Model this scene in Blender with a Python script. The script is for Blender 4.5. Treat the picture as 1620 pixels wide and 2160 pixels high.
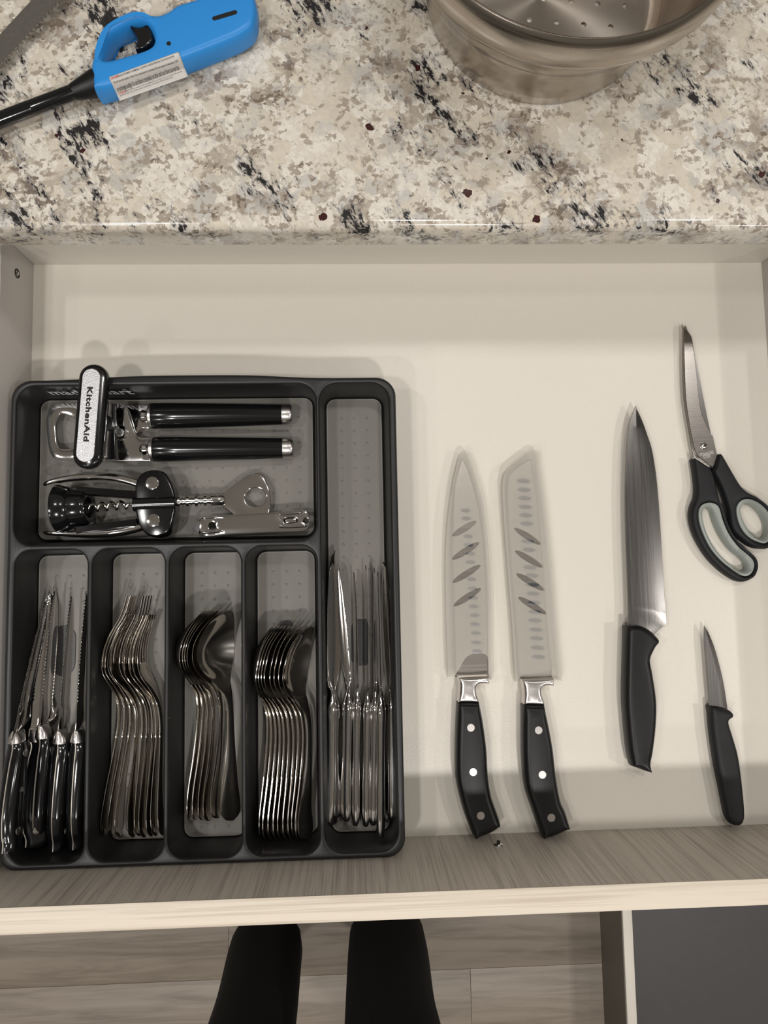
import bpy, bmesh, math, random
import numpy as np
from mathutils import Vector, Matrix

for o in list(bpy.data.objects):
    bpy.data.objects.remove(o, do_unlink=True)
scene = bpy.context.scene
COL = scene.collection
random.seed(7)

# ------------------------------------------------------------------ camera
FPX = 1500.0                       # focal length in pixels of the 1620x2160 frame
CAM_H = 0.6518                     # height of the lens above the drawer floor (z = 0)
ax = np.array([37000, -.0165 * 37000, FPX]); ax /= np.linalg.norm(ax)
ay = np.array([-.0165 * 17800, -17800, FPX]); ay -= ax * (ax @ ay); ay /= np.linalg.norm(ay)
az = np.cross(ax, ay)
W = np.stack([ax, ay, az])         # rows: world axes in lens axes (right, down, forward)
cam_d = bpy.data.cameras.new('camera'); cam = bpy.data.objects.new('camera', cam_d); COL.objects.link(cam)
cam_d.sensor_fit = 'VERTICAL'; cam_d.sensor_height = 36.0; cam_d.lens = FPX / 2160 * 36.0
cam_d.clip_start = .01
right, up, back = W[:, 0], -W[:, 1], -W[:, 2]
cam.matrix_world = Matrix(((right[0], up[0], back[0], 0), (right[1], up[1], back[1], 0),
                           (right[2], up[2], back[2], CAM_H), (0, 0, 0, 1)))
scene.camera = cam

# ------------------------------------------------------------------ light
scene.view_settings.view_transform = 'Standard'; scene.view_settings.look = 'None'
scene.view_settings.gamma = 1; scene.view_settings.use_curve_mapping = False
scene.view_settings.exposure = 0.0
world = bpy.data.worlds.new('room_light'); scene.world = world; world.use_nodes = True
bg = world.node_tree.nodes['Background']
bg.inputs[0].default_value = (1.0, .95, .88, 1); bg.inputs[1].default_value = .02
CEIL = 1.78
LAMPS = [(-.62, -.36, 7.4), (-1.15, .10, 5.2), (1.75, -.30, 10), (.20, .64, 4.2), (.38, -1.05, 14.5), (-.80, -1.10, 7.5), (1.0, .75, 3.4)]  # the left front lamp is added, to split and lighten the front shadows
def downlight(x, y, p):
    l = bpy.data.lights.new('downlight', 'AREA'); l.shape = 'DISK'; l.size = .13
    l.energy = p; l.color = (1.0, .975, .945)
    o = bpy.data.objects.new('downlight', l); COL.objects.link(o); o.location = (x, y, CEIL)
LAMPS += [(-1.5, -1.6, 6), (1.6, -1.6, 6)]  # unseen lamps, added to light the floor and the rest of the room
for L in LAMPS: downlight(*L)

scene.cycles.max_bounces = 6; scene.cycles.diffuse_bounces = 2; scene.cycles.glossy_bounces = 4
scene.cycles.use_adaptive_sampling = True; scene.cycles.adaptive_threshold = .06; scene.cycles.transmission_bounces = 4; scene.cycles.transparent_max_bounces = 10

# ------------------------------------------------------------------ measuring and mesh helpers
def at(px, py, z):
    """point at height z seen at photo pixel (px, py): the tape measure for this scene"""
    d = W @ np.array([(px - 810) / FPX, (py - 1080) / FPX, 1.0])
    t = (z - CAM_H) / d[2]
    return np.array([d[0] * t, d[1] * t, z])
def P(pts, z):
    r = []
    for p in pts:
        q = at(p[0], p[1], z)
        r.append((q[0], q[1]) if len(p) == 2 else (q[0], q[1], 'c'))
    return r
def S(pts, ox, oy, k, z):
    """outline read in a magnified view: origin (ox, oy), magnification k"""
    return P([(ox + p[0] / k, oy + p[1] / k) + tuple(p[2:]) for p in pts], z)
def lin(c):
    return tuple((v / 255 / 12.92 if v / 255 <= .04045 else ((v / 255 + .055) / 1.055) ** 2.4) for v in c)

def wloc(o):
    v = Vector((0, 0, 0))
    while o is not None:
        v = v + o.location; o = o.parent
    return v
def tag(o, label=None, cat=None, group=None, kind=None):
    if label: o['label'] = label
    if cat: o['category'] = cat
    if group: o['group'] = group
    if kind: o['kind'] = kind
    return o
def thing(name, loc, label, cat, group=None):
    o = bpy.data.objects.new(name, None); o.empty_display_size = .01
    COL.objects.link(o); o.location = loc
    return tag(o, label, cat, group)
def mk(name, verts, faces, mat, parent=None, smooth=30, loc=None):
    """one mesh object; verts are world coordinates"""
    L = np.array(wloc(parent)) if parent is not None else np.array(loc if loc is not None else (0, 0, 0))
    me = bpy.data.meshes.new(name)
    V = np.asarray(verts, dtype=float) - L
    me.from_pydata(V.tolist(), [], faces)
    bm = bmesh.new(); bm.from_mesh(me)
    bmesh.ops.remove_doubles(bm, verts=bm.verts, dist=1e-7)
    bmesh.ops.recalc_face_normals(bm, faces=bm.faces)
    bm.to_mesh(me); bm.free()
    return fin(name, me, mat, parent, smooth, L)
def fin(name, me, mat, parent, smooth, L):
    if smooth:
        me.polygons.foreach_set('use_smooth', [True] * len(me.polygons))
        me.set_sharp_from_angle(angle=math.radians(smooth))
    me.materials.append(mat)
    o = bpy.data.objects.new(name, me); COL.objects.link(o)
    if parent is not None: o.parent = parent
    else: o.location = L
    return o
def crv(pts, n=6, closed=True):
    """Catmull-Rom through the points; a third item marks a sharp corner"""
    m = len(pts); out = []
    rng = m if closed else m - 1
    g = lambda i: np.array(pts[i % m][:2] if closed else pts[min(max(i, 0), m - 1)][:2], dtype=float)
    sh = lambda i: len(pts[i % m]) > 2
    for i in range(rng):
        p1, p2 = g(i), g(i + 1)
        p0 = p1 * 2 - p2 if sh(i) else g(i - 1)
        p3 = p2 * 2 - p1 if sh(i + 1) else g(i + 2)
        for k in range(n):
            t = k / n
            out.append(.5 * ((2 * p1) + (-p0 + p2) * t + (2 * p0 - 5 * p1 + 4 * p2 - p3) * t * t + (-p0 + 3 * p1 - 3 * p2 + p3) * t ** 3))
    if not closed: out.append(g(m - 1))
    return [tuple(v) for v in out]
def area(l):
    a = np.array(l); b = np.roll(a, -1, 0)
    return .5 * np.sum(a[:, 0] * b[:, 1] - b[:, 0] * a[:, 1])
def inset(l, d):
    """move a ccw loop inwards (cw hole: outwards) by d"""
    a = np.array(l); e1 = a - np.roll(a, 1, 0); e2 = np.roll(a, -1, 0) - a
    def nrm(e):
        L = np.linalg.norm(e, axis=1, keepdims=True); L[L == 0] = 1
        return np.stack([-e[:, 1], e[:, 0]], 1) / L
    n1, n2 = nrm(e1), nrm(e2); n = n1 + n2
    k = np.clip(1 + np.sum(n1 * n2, 1, keepdims=True), .45, 2)
    return a + n / k * d
def limits(l, dmax):
    """how far each point of a loop may move inwards before it meets the far side"""
    a = np.array(l); b = np.roll(a, -1, 0); e = b - a; ee = np.maximum(np.sum(e * e, 1), 1e-18)
    lim = np.full(len(a), dmax)
    full = inset(l, 1.0) - a
    for _ in range(24):
        p = a + full * lim[:, None]
        t = np.clip(np.einsum('ijk,jk->ij', p[:, None] - a[None], e) / ee, 0, 1)
        dist = np.min(np.linalg.norm(p[:, None] - (a[None] + t[..., None] * e[None]), axis=2), axis=1)
        bad = dist < lim * .96
        if not bad.any(): break
        lim[bad] *= .88
    k = len(lim)
    for _ in range(6): lim = np.minimum(lim, (np.roll(lim, 1) + np.roll(lim, -1)) / 2 + dmax * .04)
    return full, lim / dmax
def slab(name, loops, prof, mat, parent=None, smooth=40, cap=(True, True), zf=None):
    """solid over an outline (first loop) with holes (other loops); prof = [(inset, z), ...] bottom to top"""
    bm = bmesh.new(); L = np.array(wloc(parent)) if parent is not None else np.zeros(3)
    ends = [[], []]
    for i, l in enumerate(loops):
        l = [(p[0], p[1]) for p in l]
        a = area(l)
        if (a < 0) == (i == 0): l = l[::-1]
        rings = []; dm = max(d for d, z in prof)
        if dm > .0015: full, lm_ = limits(l, dm)
        for d, z in prof:
            q = np.array(l) if abs(d) <= 1e-9 else (np.array(l) + full * (lm_ * d)[:, None] if dm > .0015 else inset(l, d))
            rings.append([bm.verts.new((x - L[0], y - L[1], (z if zf is None else zf(x, y, z)) - L[2])) for x, y in q])
        n = len(l)
        for r0, r1 in zip(rings, rings[1:]):
            for k in range(n):
                bm.faces.new((r0[k], r0[(k + 1) % n], r1[(k + 1) % n], r1[k]))
        for e, r in ((0, rings[0]), (1, rings[-1])):
            for k in range(n):
                ed = bm.edges.get((r[k], r[(k + 1) % n])) or bm.edges.new((r[k], r[(k + 1) % n]))
                ends[e].append(ed)
    for e in (0, 1):
        if cap[e]: bmesh.ops.triangle_fill(bm, use_beauty=True, use_dissolve=False, edges=ends[e])
    bmesh.ops.recalc_face_normals(bm, faces=bm.faces)
    me = bpy.data.meshes.new(name); bm.to_mesh(me); bm.free()
    return fin(name, me, mat, parent, smooth, L)
def rnd(b, z0, z1, n=4, bb=None):
    """edge profile with rounded lower and upper edges of radius b (bb for the lower one)"""
    bb = b if bb is None else bb
    lo = [(bb * (1 - math.sin(k / n * math.pi / 2)), z0 + bb * (1 - math.cos(k / n * math.pi / 2))) for k in range(n + 1)]
    hi = [(b * (1 - math.cos(k / n * math.pi / 2)), z1 - b * (1 - math.sin(k / n * math.pi / 2))) for k in range(n + 1)]
    return lo + hi
def dome(b, z0, z1, n=6, p=2.0):
    """bulging edge: widest at mid height, inset by b at top and bottom"""
    r = []
    for k in range(-n, n + 1):
        a = k / n * math.pi / 2
        r.append((b * (1 - max(math.cos(a), 0) ** (2 / p)), (z0 + z1) / 2 + (z1 - z0) / 2 * math.copysign(abs(math.sin(a)) ** (2 / p), a)))
    return r
def box(name, a, b, mat, parent=None, bev=.0008):
    l = [(a[0], a[1]), (b[0], a[1]), (b[0], b[1]), (a[0], b[1])]
    if bev <= 0: return slab(name, [l], [(0, a[2]), (0, b[2])], mat, parent, 30)
    return slab(name, [rrect(a[0], a[1], b[0], b[1], bev, 2)], rnd(bev, a[2], b[2], 2), mat, parent, 30)
def rrect(x0, y0, x1, y1, r, n=6):
    rs = r if isinstance(r, (tuple, list)) else (r,) * 4     # (ll, lr, ur, ul)
    out = []
    for (cx, cy, a0, q) in ((x0 + rs[0], y0 + rs[0], math.pi, rs[0]), (x1 - rs[1], y0 + rs[1], 1.5 * math.pi, rs[1]),
                            (x1 - rs[2], y1 - rs[2], 0, rs[2]), (x0 + rs[3], y1 - rs[3], .5 * math.pi, rs[3])):
        for k in range(n + 1):
            a = a0 + k / n * math.pi / 2
            out.append((cx + q * math.cos(a), cy + q * math.sin(a)))
    return out
def disc(cx, cy, r, n=24, ry=None, rot=0):
    ry = r if ry is None else ry; c, s = math.cos(rot), math.sin(rot)
    return [(cx + r * math.cos(t) * c - ry * math.sin(t) * s, cy + r * math.cos(t) * s + ry * math.sin(t) * c)
            for t in (2 * math.pi * k / n for k in range(n))]
def stadium(p, q, r, n=10):
    p, q = np.array(p[:2]), np.array(q[:2]); a = math.atan2(q[1] - p[1], q[0] - p[0])
    return [(q[0] + r * math.cos(a - math.pi / 2 + math.pi * k / n), q[1] + r * math.sin(a - math.pi / 2 + math.pi * k / n)) for k in range(n + 1)] + \
           [(p[0] + r * math.cos(a + math.pi / 2 + math.pi * k / n), p[1] + r * math.sin(a + math.pi / 2 + math.pi * k / n)) for k in range(n + 1)]
def loft(rings, closed=True, cap=True):
    V = []; F = []; n = len(rings[0])
    for r in rings: V += [tuple(p) for p in r]
    for i in range(len(rings) - 1):
        for k in range(n if closed else n - 1):
            F.append((i * n + k, i * n + (k + 1) % n, (i + 1) * n + (k + 1) % n, (i + 1) * n + k))
    if cap:
        F.append(tuple(range(n))); F.append(tuple((len(rings) - 1) * n + k for k in range(n)))
    return V, F
def lathe_axis(o, d, prof, n=24, cap=True):
    """turned solid: prof = [(distance along axis, radius), ...] from point o along d"""
    o = np.array(o, float); d = np.array(d, float); d /= np.linalg.norm(d)
    u = np.cross(d, (0, 0, 1.)); u = np.array((1., 0, 0)) if np.linalg.norm(u) < 1e-6 else u / np.linalg.norm(u)
    v = np.cross(d, u)
    rings = [[o + d * s + (u * math.cos(2 * math.pi * k / n) + v * math.sin(2 * math.pi * k / n)) * max(r, 1e-5) for k in range(n)] for s, r in prof]
    return loft(rings, True, cap)
def tube(path, rad, n=10):
    path = [np.array(p, float) for p in path]; m = len(path); rings = []
    rad = [rad] * m if not hasattr(rad, '__len__') else rad
    prev = None
    for i, p in enumerate(path):
        t = path[min(i + 1, m - 1)] - path[max(i - 1, 0)]; t /= np.linalg.norm(t)
        u = np.cross(t, (0, 0, 1.)) if prev is None else prev - t * (prev @ t)
        if np.linalg.norm(u) < 1e-6: u = np.cross(t, (0, 1., 0))
        u /= np.linalg.norm(u); prev = u; v = np.cross(t, u)
        rings.append([p + (u * math.cos(2 * math.pi * k / n) + v * math.sin(2 * math.pi * k / n)) * rad[i] for k in range(n)])
    return loft(rings)
def smooth_f(tab):
    x = np.array([t[0] for t in tab], float); y = np.array([t[1] for t in tab], float)
    m = np.zeros_like(y); dx = np.diff(x); sl = np.diff(y) / dx
    m[1:-1] = (sl[:-1] * dx[1:] + sl[1:] * dx[:-1]) / (dx[:-1] + dx[1:]); m[0] = sl[0]; m[-1] = sl[-1]
    def f(q):
        q = min(max(q, x[0]), x[-1]); i = min(max(int(np.searchsorted(x, q) - 1), 0), len(x) - 2)
        h = dx[i]; t = (q - x[i]) / h
        return float((2 * t**3 - 3 * t * t + 1) * y[i] + (t**3 - 2 * t * t + t) * h * m[i] + (-2 * t**3 + 3 * t * t) * y[i + 1] + (t**3 - t * t) * h * m[i + 1])
    return f
def text_mesh(name, body, O, XV, YV, mat, parent, bold=0.0, space=1.0, lift=.00004):
    """flat lettering fitted into the box O + XV * [0..1] + YV * [0..1]"""
    c = bpy.data.curves.new(name, 'FONT'); c.body = body; c.size = 1; c.offset = bold; c.space_character = space
    c.resolution_u = 3; t = bpy.data.objects.new(name, c); COL.objects.link(t)
    bpy.context.view_layer.update()
    me = bpy.data.meshes.new_from_object(t.evaluated_get(bpy.context.evaluated_depsgraph_get()))
    V = np.array([v.co[:] for v in me.vertices]); F = [tuple(p.vertices) for p in me.polygons]
    bpy.data.objects.remove(t, do_unlink=True); bpy.data.meshes.remove(me)
    lo, hi = V.min(0), V.max(0); O, XV, YV = (np.array(a, float) for a in (O, XV, YV))
    N = np.cross(XV, YV); N /= np.linalg.norm(N)
    Q = O + np.outer((V[:, 0] - lo[0]) / (hi[0] - lo[0]), XV) + np.outer((V[:, 1] - lo[1]) / (hi[1] - lo[1]), YV) + N * lift
    L = np.array(wloc(parent)); m2 = bpy.data.meshes.new(name); m2.from_pydata((Q - L).tolist(), [], F)
    return fin(name, m2, mat, parent, 0, L)

# ------------------------------------------------------------------ materials
def new_mat(name):
    m = bpy.data.materials.new(name); m.use_nodes = True
    nt = m.node_tree; return m, nt, nt.nodes['Principled BSDF']
def N(nt, t, **kw):
    n = nt.nodes.new(t)
    for k, v in kw.items():
        if k in n.inputs: n.inputs[k].default_value = v
        else: setattr(n, k, v)
    return n
def coords(nt, scale=(1, 1, 1), rot=(0, 0, 0)):
    tc = N(nt, 'ShaderNodeTexCoord'); mp = N(nt, 'ShaderNodeMapping')
    mp.inputs['Scale'].default_value = scale; mp.inputs['Rotation'].default_value = rot
    nt.links.new(tc.outputs['Object'], mp.inputs[0]); return mp.outputs[0]
def noise(nt, vec, scale, detail=3, rough=.5, dist=0):
    n = N(nt, 'ShaderNodeTexNoise'); n.inputs['Scale'].default_value = scale; n.inputs['Detail'].default_value = detail
    n.inputs['Roughness'].default_value = rough; n.inputs['Distortion'].default_value = dist
    nt.links.new(vec, n.inputs['Vector']); return n.outputs['Fac']
def ramp(nt, fac, stops, mode='LINEAR'):
    r = N(nt, 'ShaderNodeValToRGB'); r.color_ramp.interpolation = mode
    while len(r.color_ramp.elements) < len(stops): r.color_ramp.elements.new(.5)
    for e, (p, c) in zip(r.color_ramp.elements, stops):
        e.position = p; e.color = (*c, 1) if len(c) == 3 else c
    nt.links.new(fac, r.inputs[0]); return r.outputs[0]
def mixc(nt, fac, a, b):
    m = N(nt, 'ShaderNodeMix'); m.data_type = 'RGBA'
    nt.links.new(fac, m.inputs[0])
    for s, v in ((6, a), (7, b)):
        if isinstance(v, tuple): m.inputs[s].default_value = (*v, 1)
        else: nt.links.new(v, m.inputs[s])
    return m.outputs[2]
def math_n(nt, op, a, b):
    m = N(nt, 'ShaderNodeMath', operation=op)
    for s, v in ((0, a), (1, b)):
        if isinstance(v, (int, float)): m.inputs[s].default_value = v
        else: nt.links.new(v, m.inputs[s])
    return m.outputs[0]
def bump(nt, bs, h, strength, dist):
    b = N(nt, 'ShaderNodeBump'); b.inputs['Strength'].default_value = strength; b.inputs['Distance'].default_value = dist
    nt.links.new(h, b.inputs['Height']); nt.links.new(b.outputs[0], bs.inputs['Normal'])
def plain(name, col, rough=.5, metal=0, bscale=0, bstr=.1, bdist=.0002, var=0, coat=0, spec=None):
    m, nt, b = new_mat(name); c = lin(col)
    b.inputs['Base Color'].default_value = (*c, 1); b.inputs['Roughness'].default_value = rough; b.inputs['Metallic'].default_value = metal
    if spec is not None: b.inputs['Specular IOR Level'].default_value = spec
    if coat: b.inputs['Coat Weight'].default_value = coat
    v = coords(nt)
    if bscale: bump(nt, b, noise(nt, v, bscale, 3), bstr, bdist)
    if var:
        f = noise(nt, v, 60, 4, .6)
        nt.links.new(ramp(nt, f, [(.3, tuple(k * (1 - var) for k in c)), (.7, tuple(min(1, k * (1 + var)) for k in c))]), b.inputs['Base Color'])
    return m
def brushed(name, col, rough, scale, amt=.12, bstr=.05, rot=(0, 0, 0)):
    m, nt, b = new_mat(name); v = coords(nt, scale, rot); f = noise(nt, v, 1, 4, .6)
    c = lin(col)
    nt.links.new(ramp(nt, f, [(.3, tuple(k * (1 - amt) for k in c)), (.7, c)]), b.inputs['Base Color'])
    b.inputs['Metallic'].default_value = 1
    r = math_n(nt, 'MULTIPLY_ADD', f, amt); r.node.inputs[2].default_value = rough - amt / 2
    nt.links.new(r, b.inputs['Roughness']); bump(nt, b, f, bstr, .0002)
    return m
def granite():
    m, nt, b = new_mat('granite'); v = coords(nt)
    rot = N(nt, 'ShaderNodeMapping'); rot.inputs['Rotation'].default_value = (0, 0, math.radians(-32)); nt.links.new(v, rot.inputs[0])
    st = N(nt, 'ShaderNodeMapping'); st.inputs['Scale'].default_value = (1, .42, 1); nt.links.new(rot.outputs[0], st.inputs[0]); vd = st.outputs[0]
    cream, white, taupe, brown, blue, black = (lin(c) for c in ((214, 204, 187), (229, 222, 210), (160, 147, 132), (104, 88, 76), (180, 178, 174), (24, 23, 26)))
    big = noise(nt, v, 24, 5, .6, .4); mid = noise(nt, v, 62, 5, .65, .5); fine = noise(nt, v, 330, 4, .65)
    # edges of the crystals are frayed by warping the coordinates
    def warp(amount, scale):
        nz = N(nt, 'ShaderNodeTexNoise'); nz.inputs['Scale'].default_value = scale; nz.inputs['Detail'].default_value = 3; nt.links.new(v, nz.inputs['Vector'])
        sb = N(nt, 'ShaderNodeVectorMath', operation='SUBTRACT'); nt.links.new(nz.outputs['Color'], sb.inputs[0]); sb.inputs[1].default_value = (.5, .5, .5)
        sc = N(nt, 'ShaderNodeVectorMath', operation='SCALE'); sc.inputs['Scale'].default_value = amount; nt.links.new(sb.outputs[0], sc.inputs[0])
        ad = N(nt, 'ShaderNodeVectorMath', operation='ADD'); nt.links.new(v, ad.inputs[0]); nt.links.new(sc.outputs[0], ad.inputs[1]); return ad.outputs[0]
    def cells(scale, vec):
        vo = N(nt, 'ShaderNodeTexVoronoi'); vo.inputs['Scale'].default_value = scale; nt.links.new(vec, vo.inputs['Vector'])
        sp = N(nt, 'ShaderNodeSeparateColor'); nt.links.new(vo.outputs['Color'], sp.inputs[0]); return sp.outputs, vo.outputs['Distance']
    w1 = warp(.006, 220); w2 = warp(.012, 110)
    grains, _ = cells(300, w1); stones, _ = cells(70, w2)
    w = lambda f, k: math_n(nt, 'MULTIPLY', math_n(nt, 'SUBTRACT', f, .5), k)
    plus = lambda a, c: math_n(nt, 'ADD', a, c)
    c = mixc(nt, ramp(nt, plus(stones[0], w(fine, .5)), [(.35, (0, 0, 0)), (.65, (1, 1, 1))]), cream, white)
    c = mixc(nt, ramp(nt, plus(grains[2], w(fine, .6)), [(.2, (.35, .35, .35)), (.75, (0, 0, 0))]), c, lin((190, 180, 166)))
    # pale blue-grey quartz
    c = mixc(nt, ramp(nt, plus(stones[1], plus(w(big, 2.4), w(fine, .4))), [(.74, (0, 0, 0)), (.90, (.6, .6, .6))]), c, blue)
    # taupe grains, in drifts
    t = plus(plus(grains[0], w(mid, 3.0)), w(big, 1.4))
    c = mixc(nt, ramp(nt, plus(t, w(fine, .5)), [(.70, (0, 0, 0)), (.84, (.72, .72, .72)), (1, (.9, .9, .9))]), c, taupe)
    c = mixc(nt, ramp(nt, plus(plus(stones[2], w(big, 2.2)), w(fine, .6)), [(.88, (0, 0, 0)), (1.0, (.6, .6, .6))]), c, taupe)
    br = plus(plus(grains[1], w(mid, 3.0)), plus(w(big, 2.4), w(fine, .6)))
    sh = math_n(nt, 'SUBTRACT', br, .45)
    c = mixc(nt, ramp(nt, sh, [(.66, (0, 0, 0)), (.8, (.75, .75, .75))]), c, brown)
    # black mica drawn out along a diagonal, in a grey haze
    cl = noise(nt, vd, 30, 4, .6, .3); fl = noise(nt, vd, 200, 5, .72, .3)
    k = plus(math_n(nt, 'MULTIPLY', cl, .88), math_n(nt, 'MULTIPLY', fl, .86))
    kk = math_n(nt, 'SUBTRACT', k, .2)
    c = mixc(nt, ramp(nt, kk, [(.72, (0, 0, 0)), (.81, (.6, .6, .6))]), c, lin((120, 118, 118)))
    c = mixc(nt, ramp(nt, kk, [(.81, (0, 0, 0)), (.835, (.96, .96, .96))]), c, black)
    f2 = noise(nt, vd, 420, 3, .6, .2); k2 = math_n(nt, 'SUBTRACT', plus(math_n(nt, 'MULTIPLY', cl, .8), math_n(nt, 'MULTIPLY', f2, .9)), .3)
    c = mixc(nt, ramp(nt, k2, [(.765, (0, 0, 0)), (.785, (.9, .9, .9))]), c, lin((34, 32, 36)))
    # garnets
    g = N(nt, 'ShaderNodeTexVoronoi'); g.inputs['Scale'].default_value = 58; nt.links.new(w1, g.inputs['Vector'])
    gs = N(nt, 'ShaderNodeSeparateColor'); nt.links.new(g.outputs['Color'], gs.inputs[0])
    dot = math_n(nt, 'MULTIPLY', math_n(nt, 'LESS_THAN', g.outputs['Distance'], math_n(nt, 'MULTIPLY', gs.outputs[1], .2)), math_n(nt, 'GREATER_THAN', gs.outputs[0], .80))
    c = mixc(nt, dot, c, lin((60, 25, 24)))
    nt.links.new(c, b.inputs['Base Color']); b.inputs['Roughness'].default_value = .16
    b.inputs['Coat Weight'].default_value = .3; b.inputs['Coat Roughness'].default_value = .05
    return m
def laminate(name, light, dark, axis, sc=1.0, rough=.5):
    """wood-look foil with the grain along the given axis"""
    m, nt, b = new_mat(name)
    s = [170 * sc] * 3; s[axis] = 3.2 * sc
    v = coords(nt, tuple(s)); s2 = [520 * sc] * 3; s2[axis] = 9 * sc; v2 = coords(nt, tuple(s2))
    f = math_n(nt, 'ADD', math_n(nt, 'MULTIPLY', noise(nt, v, 1, 5, .6, .9), .65), math_n(nt, 'MULTIPLY', noise(nt, v2, 1, 3, .6, .3), .35))
    nt.links.new(ramp(nt, f, [(.36, lin(dark)), (.52, lin(light)), (.75, tuple(min(1, k * 1.1) for k in lin(light)))]), b.inputs['Base Color'])
    b.inputs['Roughness'].default_value = rough; bump(nt, b, f, .25, .0004)
    return m
def frosted():
    """milky plastic film: mostly see-through, the rest scatters light to both sides"""
    m, nt, b = new_mat('frosted_plastic')
    b.inputs['Base Color'].default_value = (*lin((236, 232, 224)), 1); b.inputs['Roughness'].default_value = .32
    bump(nt, b, noise(nt, coords(nt), 900, 2), .15, .0003)
    tl = N(nt, 'ShaderNodeBsdfTranslucent'); tl.inputs[0].default_value = (*lin((240, 236, 228)), 1)
    m1 = N(nt, 'ShaderNodeMixShader'); m1.inputs[0].default_value = .45
    tr = N(nt, 'ShaderNodeBsdfTransparent'); mx = N(nt, 'ShaderNodeMixShader'); mx.inputs[0].default_value = .30
    out = nt.nodes['Material Output']
    nt.links.new(b.outputs[0], m1.inputs[1]); nt.links.new(tl.outputs[0], m1.inputs[2])
    nt.links.new(tr.outputs[0], mx.inputs[1]); nt.links.new(m1.outputs[0], mx.inputs[2]); nt.links.new(mx.outputs[0], out.inputs[0])
    return m

M = {
    'granite': granite(),
    'melamine': plain('cream_melamine', (224, 217, 205), .34, 0, 900, .35, .0004),
    'side': plain('grey_white_melamine', (196, 190, 184), .45, 0, 700, .15, .0002),
    'front': laminate('grey_wood_laminate', (204, 194, 181), (170, 159, 147), 2, 1.5),
    'edge': laminate('pale_wood_edge', (216, 204, 187), (186, 172, 154), 0, .8),
    'cabinet': laminate('cabinet_wood_laminate', (150, 140, 130), (112, 103, 95), 2),
    'tray': plain('charcoal_plastic', (31, 31, 31), .42, 0, 1500, .12, .0001),
    'mat': plain('grey_rubber', (124, 120, 113), .5, 0, 0, 0),
    'matlip': plain('grey_rubber_lip', (146, 142, 135), .35),
    'pad': plain('dark_rubber', (58, 57, 56), .4),
    'logo': plain('silver_print', (205, 205, 206), .5),
    'chrome': plain('chrome', (232, 230, 228), .07, 1, 120, .04, .0003),
    'steel': plain('polished_steel', (226, 220, 212), .10, 1, 260, .06, .0002),
    'satin': plain('satin_steel', (205, 200, 196), .30, 1),
    'blade': brushed('brushed_blade', (128, 125, 122), .26, (900, 14, 900), .14, .08),
    'bladex': brushed('brushed_blade_cross', (204, 197, 190), .25, (14, 900, 900), .08, .05),
    'pot': brushed('brushed_pot_steel', (182, 173, 162), .26, (2, 2, 1500), .12, .02),
    'potin': brushed('brushed_pot_inside', (186, 177, 167), .28, (3, 3, 1500), .06, .02),
    'black': plain('gloss_black_plastic', (16, 16, 17), .16, 0, 0, 0, coat=.3),
    'blacks': plain('satin_black_plastic', (16, 16, 17), .40, 0, 2200, .12, .0001, spec=.35),
    'blackm': plain('matt_black_plastic', (23, 23, 25), .55, 0, 1800, .2, .0002, spec=.35),
    'alu': plain('speckled_aluminium', (225, 225, 228), .38, 1, 1400, .9, .0004),
    'grip': plain('grey_soft_grip', (150, 155, 148), .55),
    'blue': plain('blue_plastic', (44, 140, 216), .38, 0, 2000, .15, .0001),
    'paper': plain('paper_label', (205, 200, 194), .6, 0, 0, 0, var=.04),
    'ink': plain('dark_ink', (60, 58, 58), .7),
    'redink': plain('red_ink', (196, 60, 48), .7),
    'frost': frosted(),
    'hollow': plain('ground_hollow', (96, 96, 99), .35, 1),
    'etch': plain('etched_mark', (226, 222, 216), .6, .6),
    'cloth': plain('black_trouser_cloth', (7, 7, 8), .9, 0, 900, .3, .0005),
    'shoe': plain('black_shoe', (18, 18, 18), .5),
    'darkpanel': plain('dark_grey_panel', (66, 63, 63), .5, 0, 0, 0, var=.05),
    'palepanel': plain('pale_panel_edge', (226, 219, 206), .5),
    'hole': plain('dark_hole', (18, 17, 16), .6),
}
def planks_mat(name, light, dark):
    m, nt, b = new_mat(name); oi = N(nt, 'ShaderNodeObjectInfo')
    tc = N(nt, 'ShaderNodeTexCoord'); mp = N(nt, 'ShaderNodeMapping'); mp.inputs['Scale'].default_value = (2.2, 26, 20)
    ad = N(nt, 'ShaderNodeVectorMath', operation='ADD'); nt.links.new(tc.outputs['Object'], ad.inputs[0])
    cx = N(nt, 'ShaderNodeCombineXYZ'); nt.links.new(math_n(nt, 'MULTIPLY', oi.outputs['Random'], 37.0), cx.inputs[0]); nt.links.new(cx.outputs[0], ad.inputs[1])
    nt.links.new(ad.outputs[0], mp.inputs[0])
    f = noise(nt, mp.outputs[0], 1.6, 6, .62, .7)
    c = ramp(nt, f, [(.3, lin(dark)), (.55, lin(light)), (.8, tuple(k * 1.12 for k in lin(light)))])
    hs = N(nt, 'ShaderNodeHueSaturation'); nt.links.new(c, hs.inputs['Color'])
    vv = math_n(nt, 'MULTIPLY_ADD', oi.outputs['Random'], .3); vv.node.inputs[2].default_value = .85; nt.links.new(vv, hs.inputs['Value'])
    nt.links.new(hs.outputs[0], b.inputs['Base Color']); b.inputs['Roughness'].default_value = .45; bump(nt, b, f, .1, .001)
    return m
M['plank'] = planks_mat('floor_plank', (150, 138, 124), (118, 106, 93))
for k_ in ('pot', 'potin'):
    nt = M[k_].node_tree; b = nt.nodes['Principled BSDF']; tg_ = N(nt, 'ShaderNodeTangent'); tg_.direction_type = 'RADIAL'; tg_.axis = 'Z'
    nt.links.new(tg_.outputs[0], b.inputs['Tangent']); b.inputs['Anisotropic'].default_value = .85
M['scis'] = brushed('brushed_scissor_blade', (158, 152, 146), .27, (40, 900, 900), .10, .02)
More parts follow.
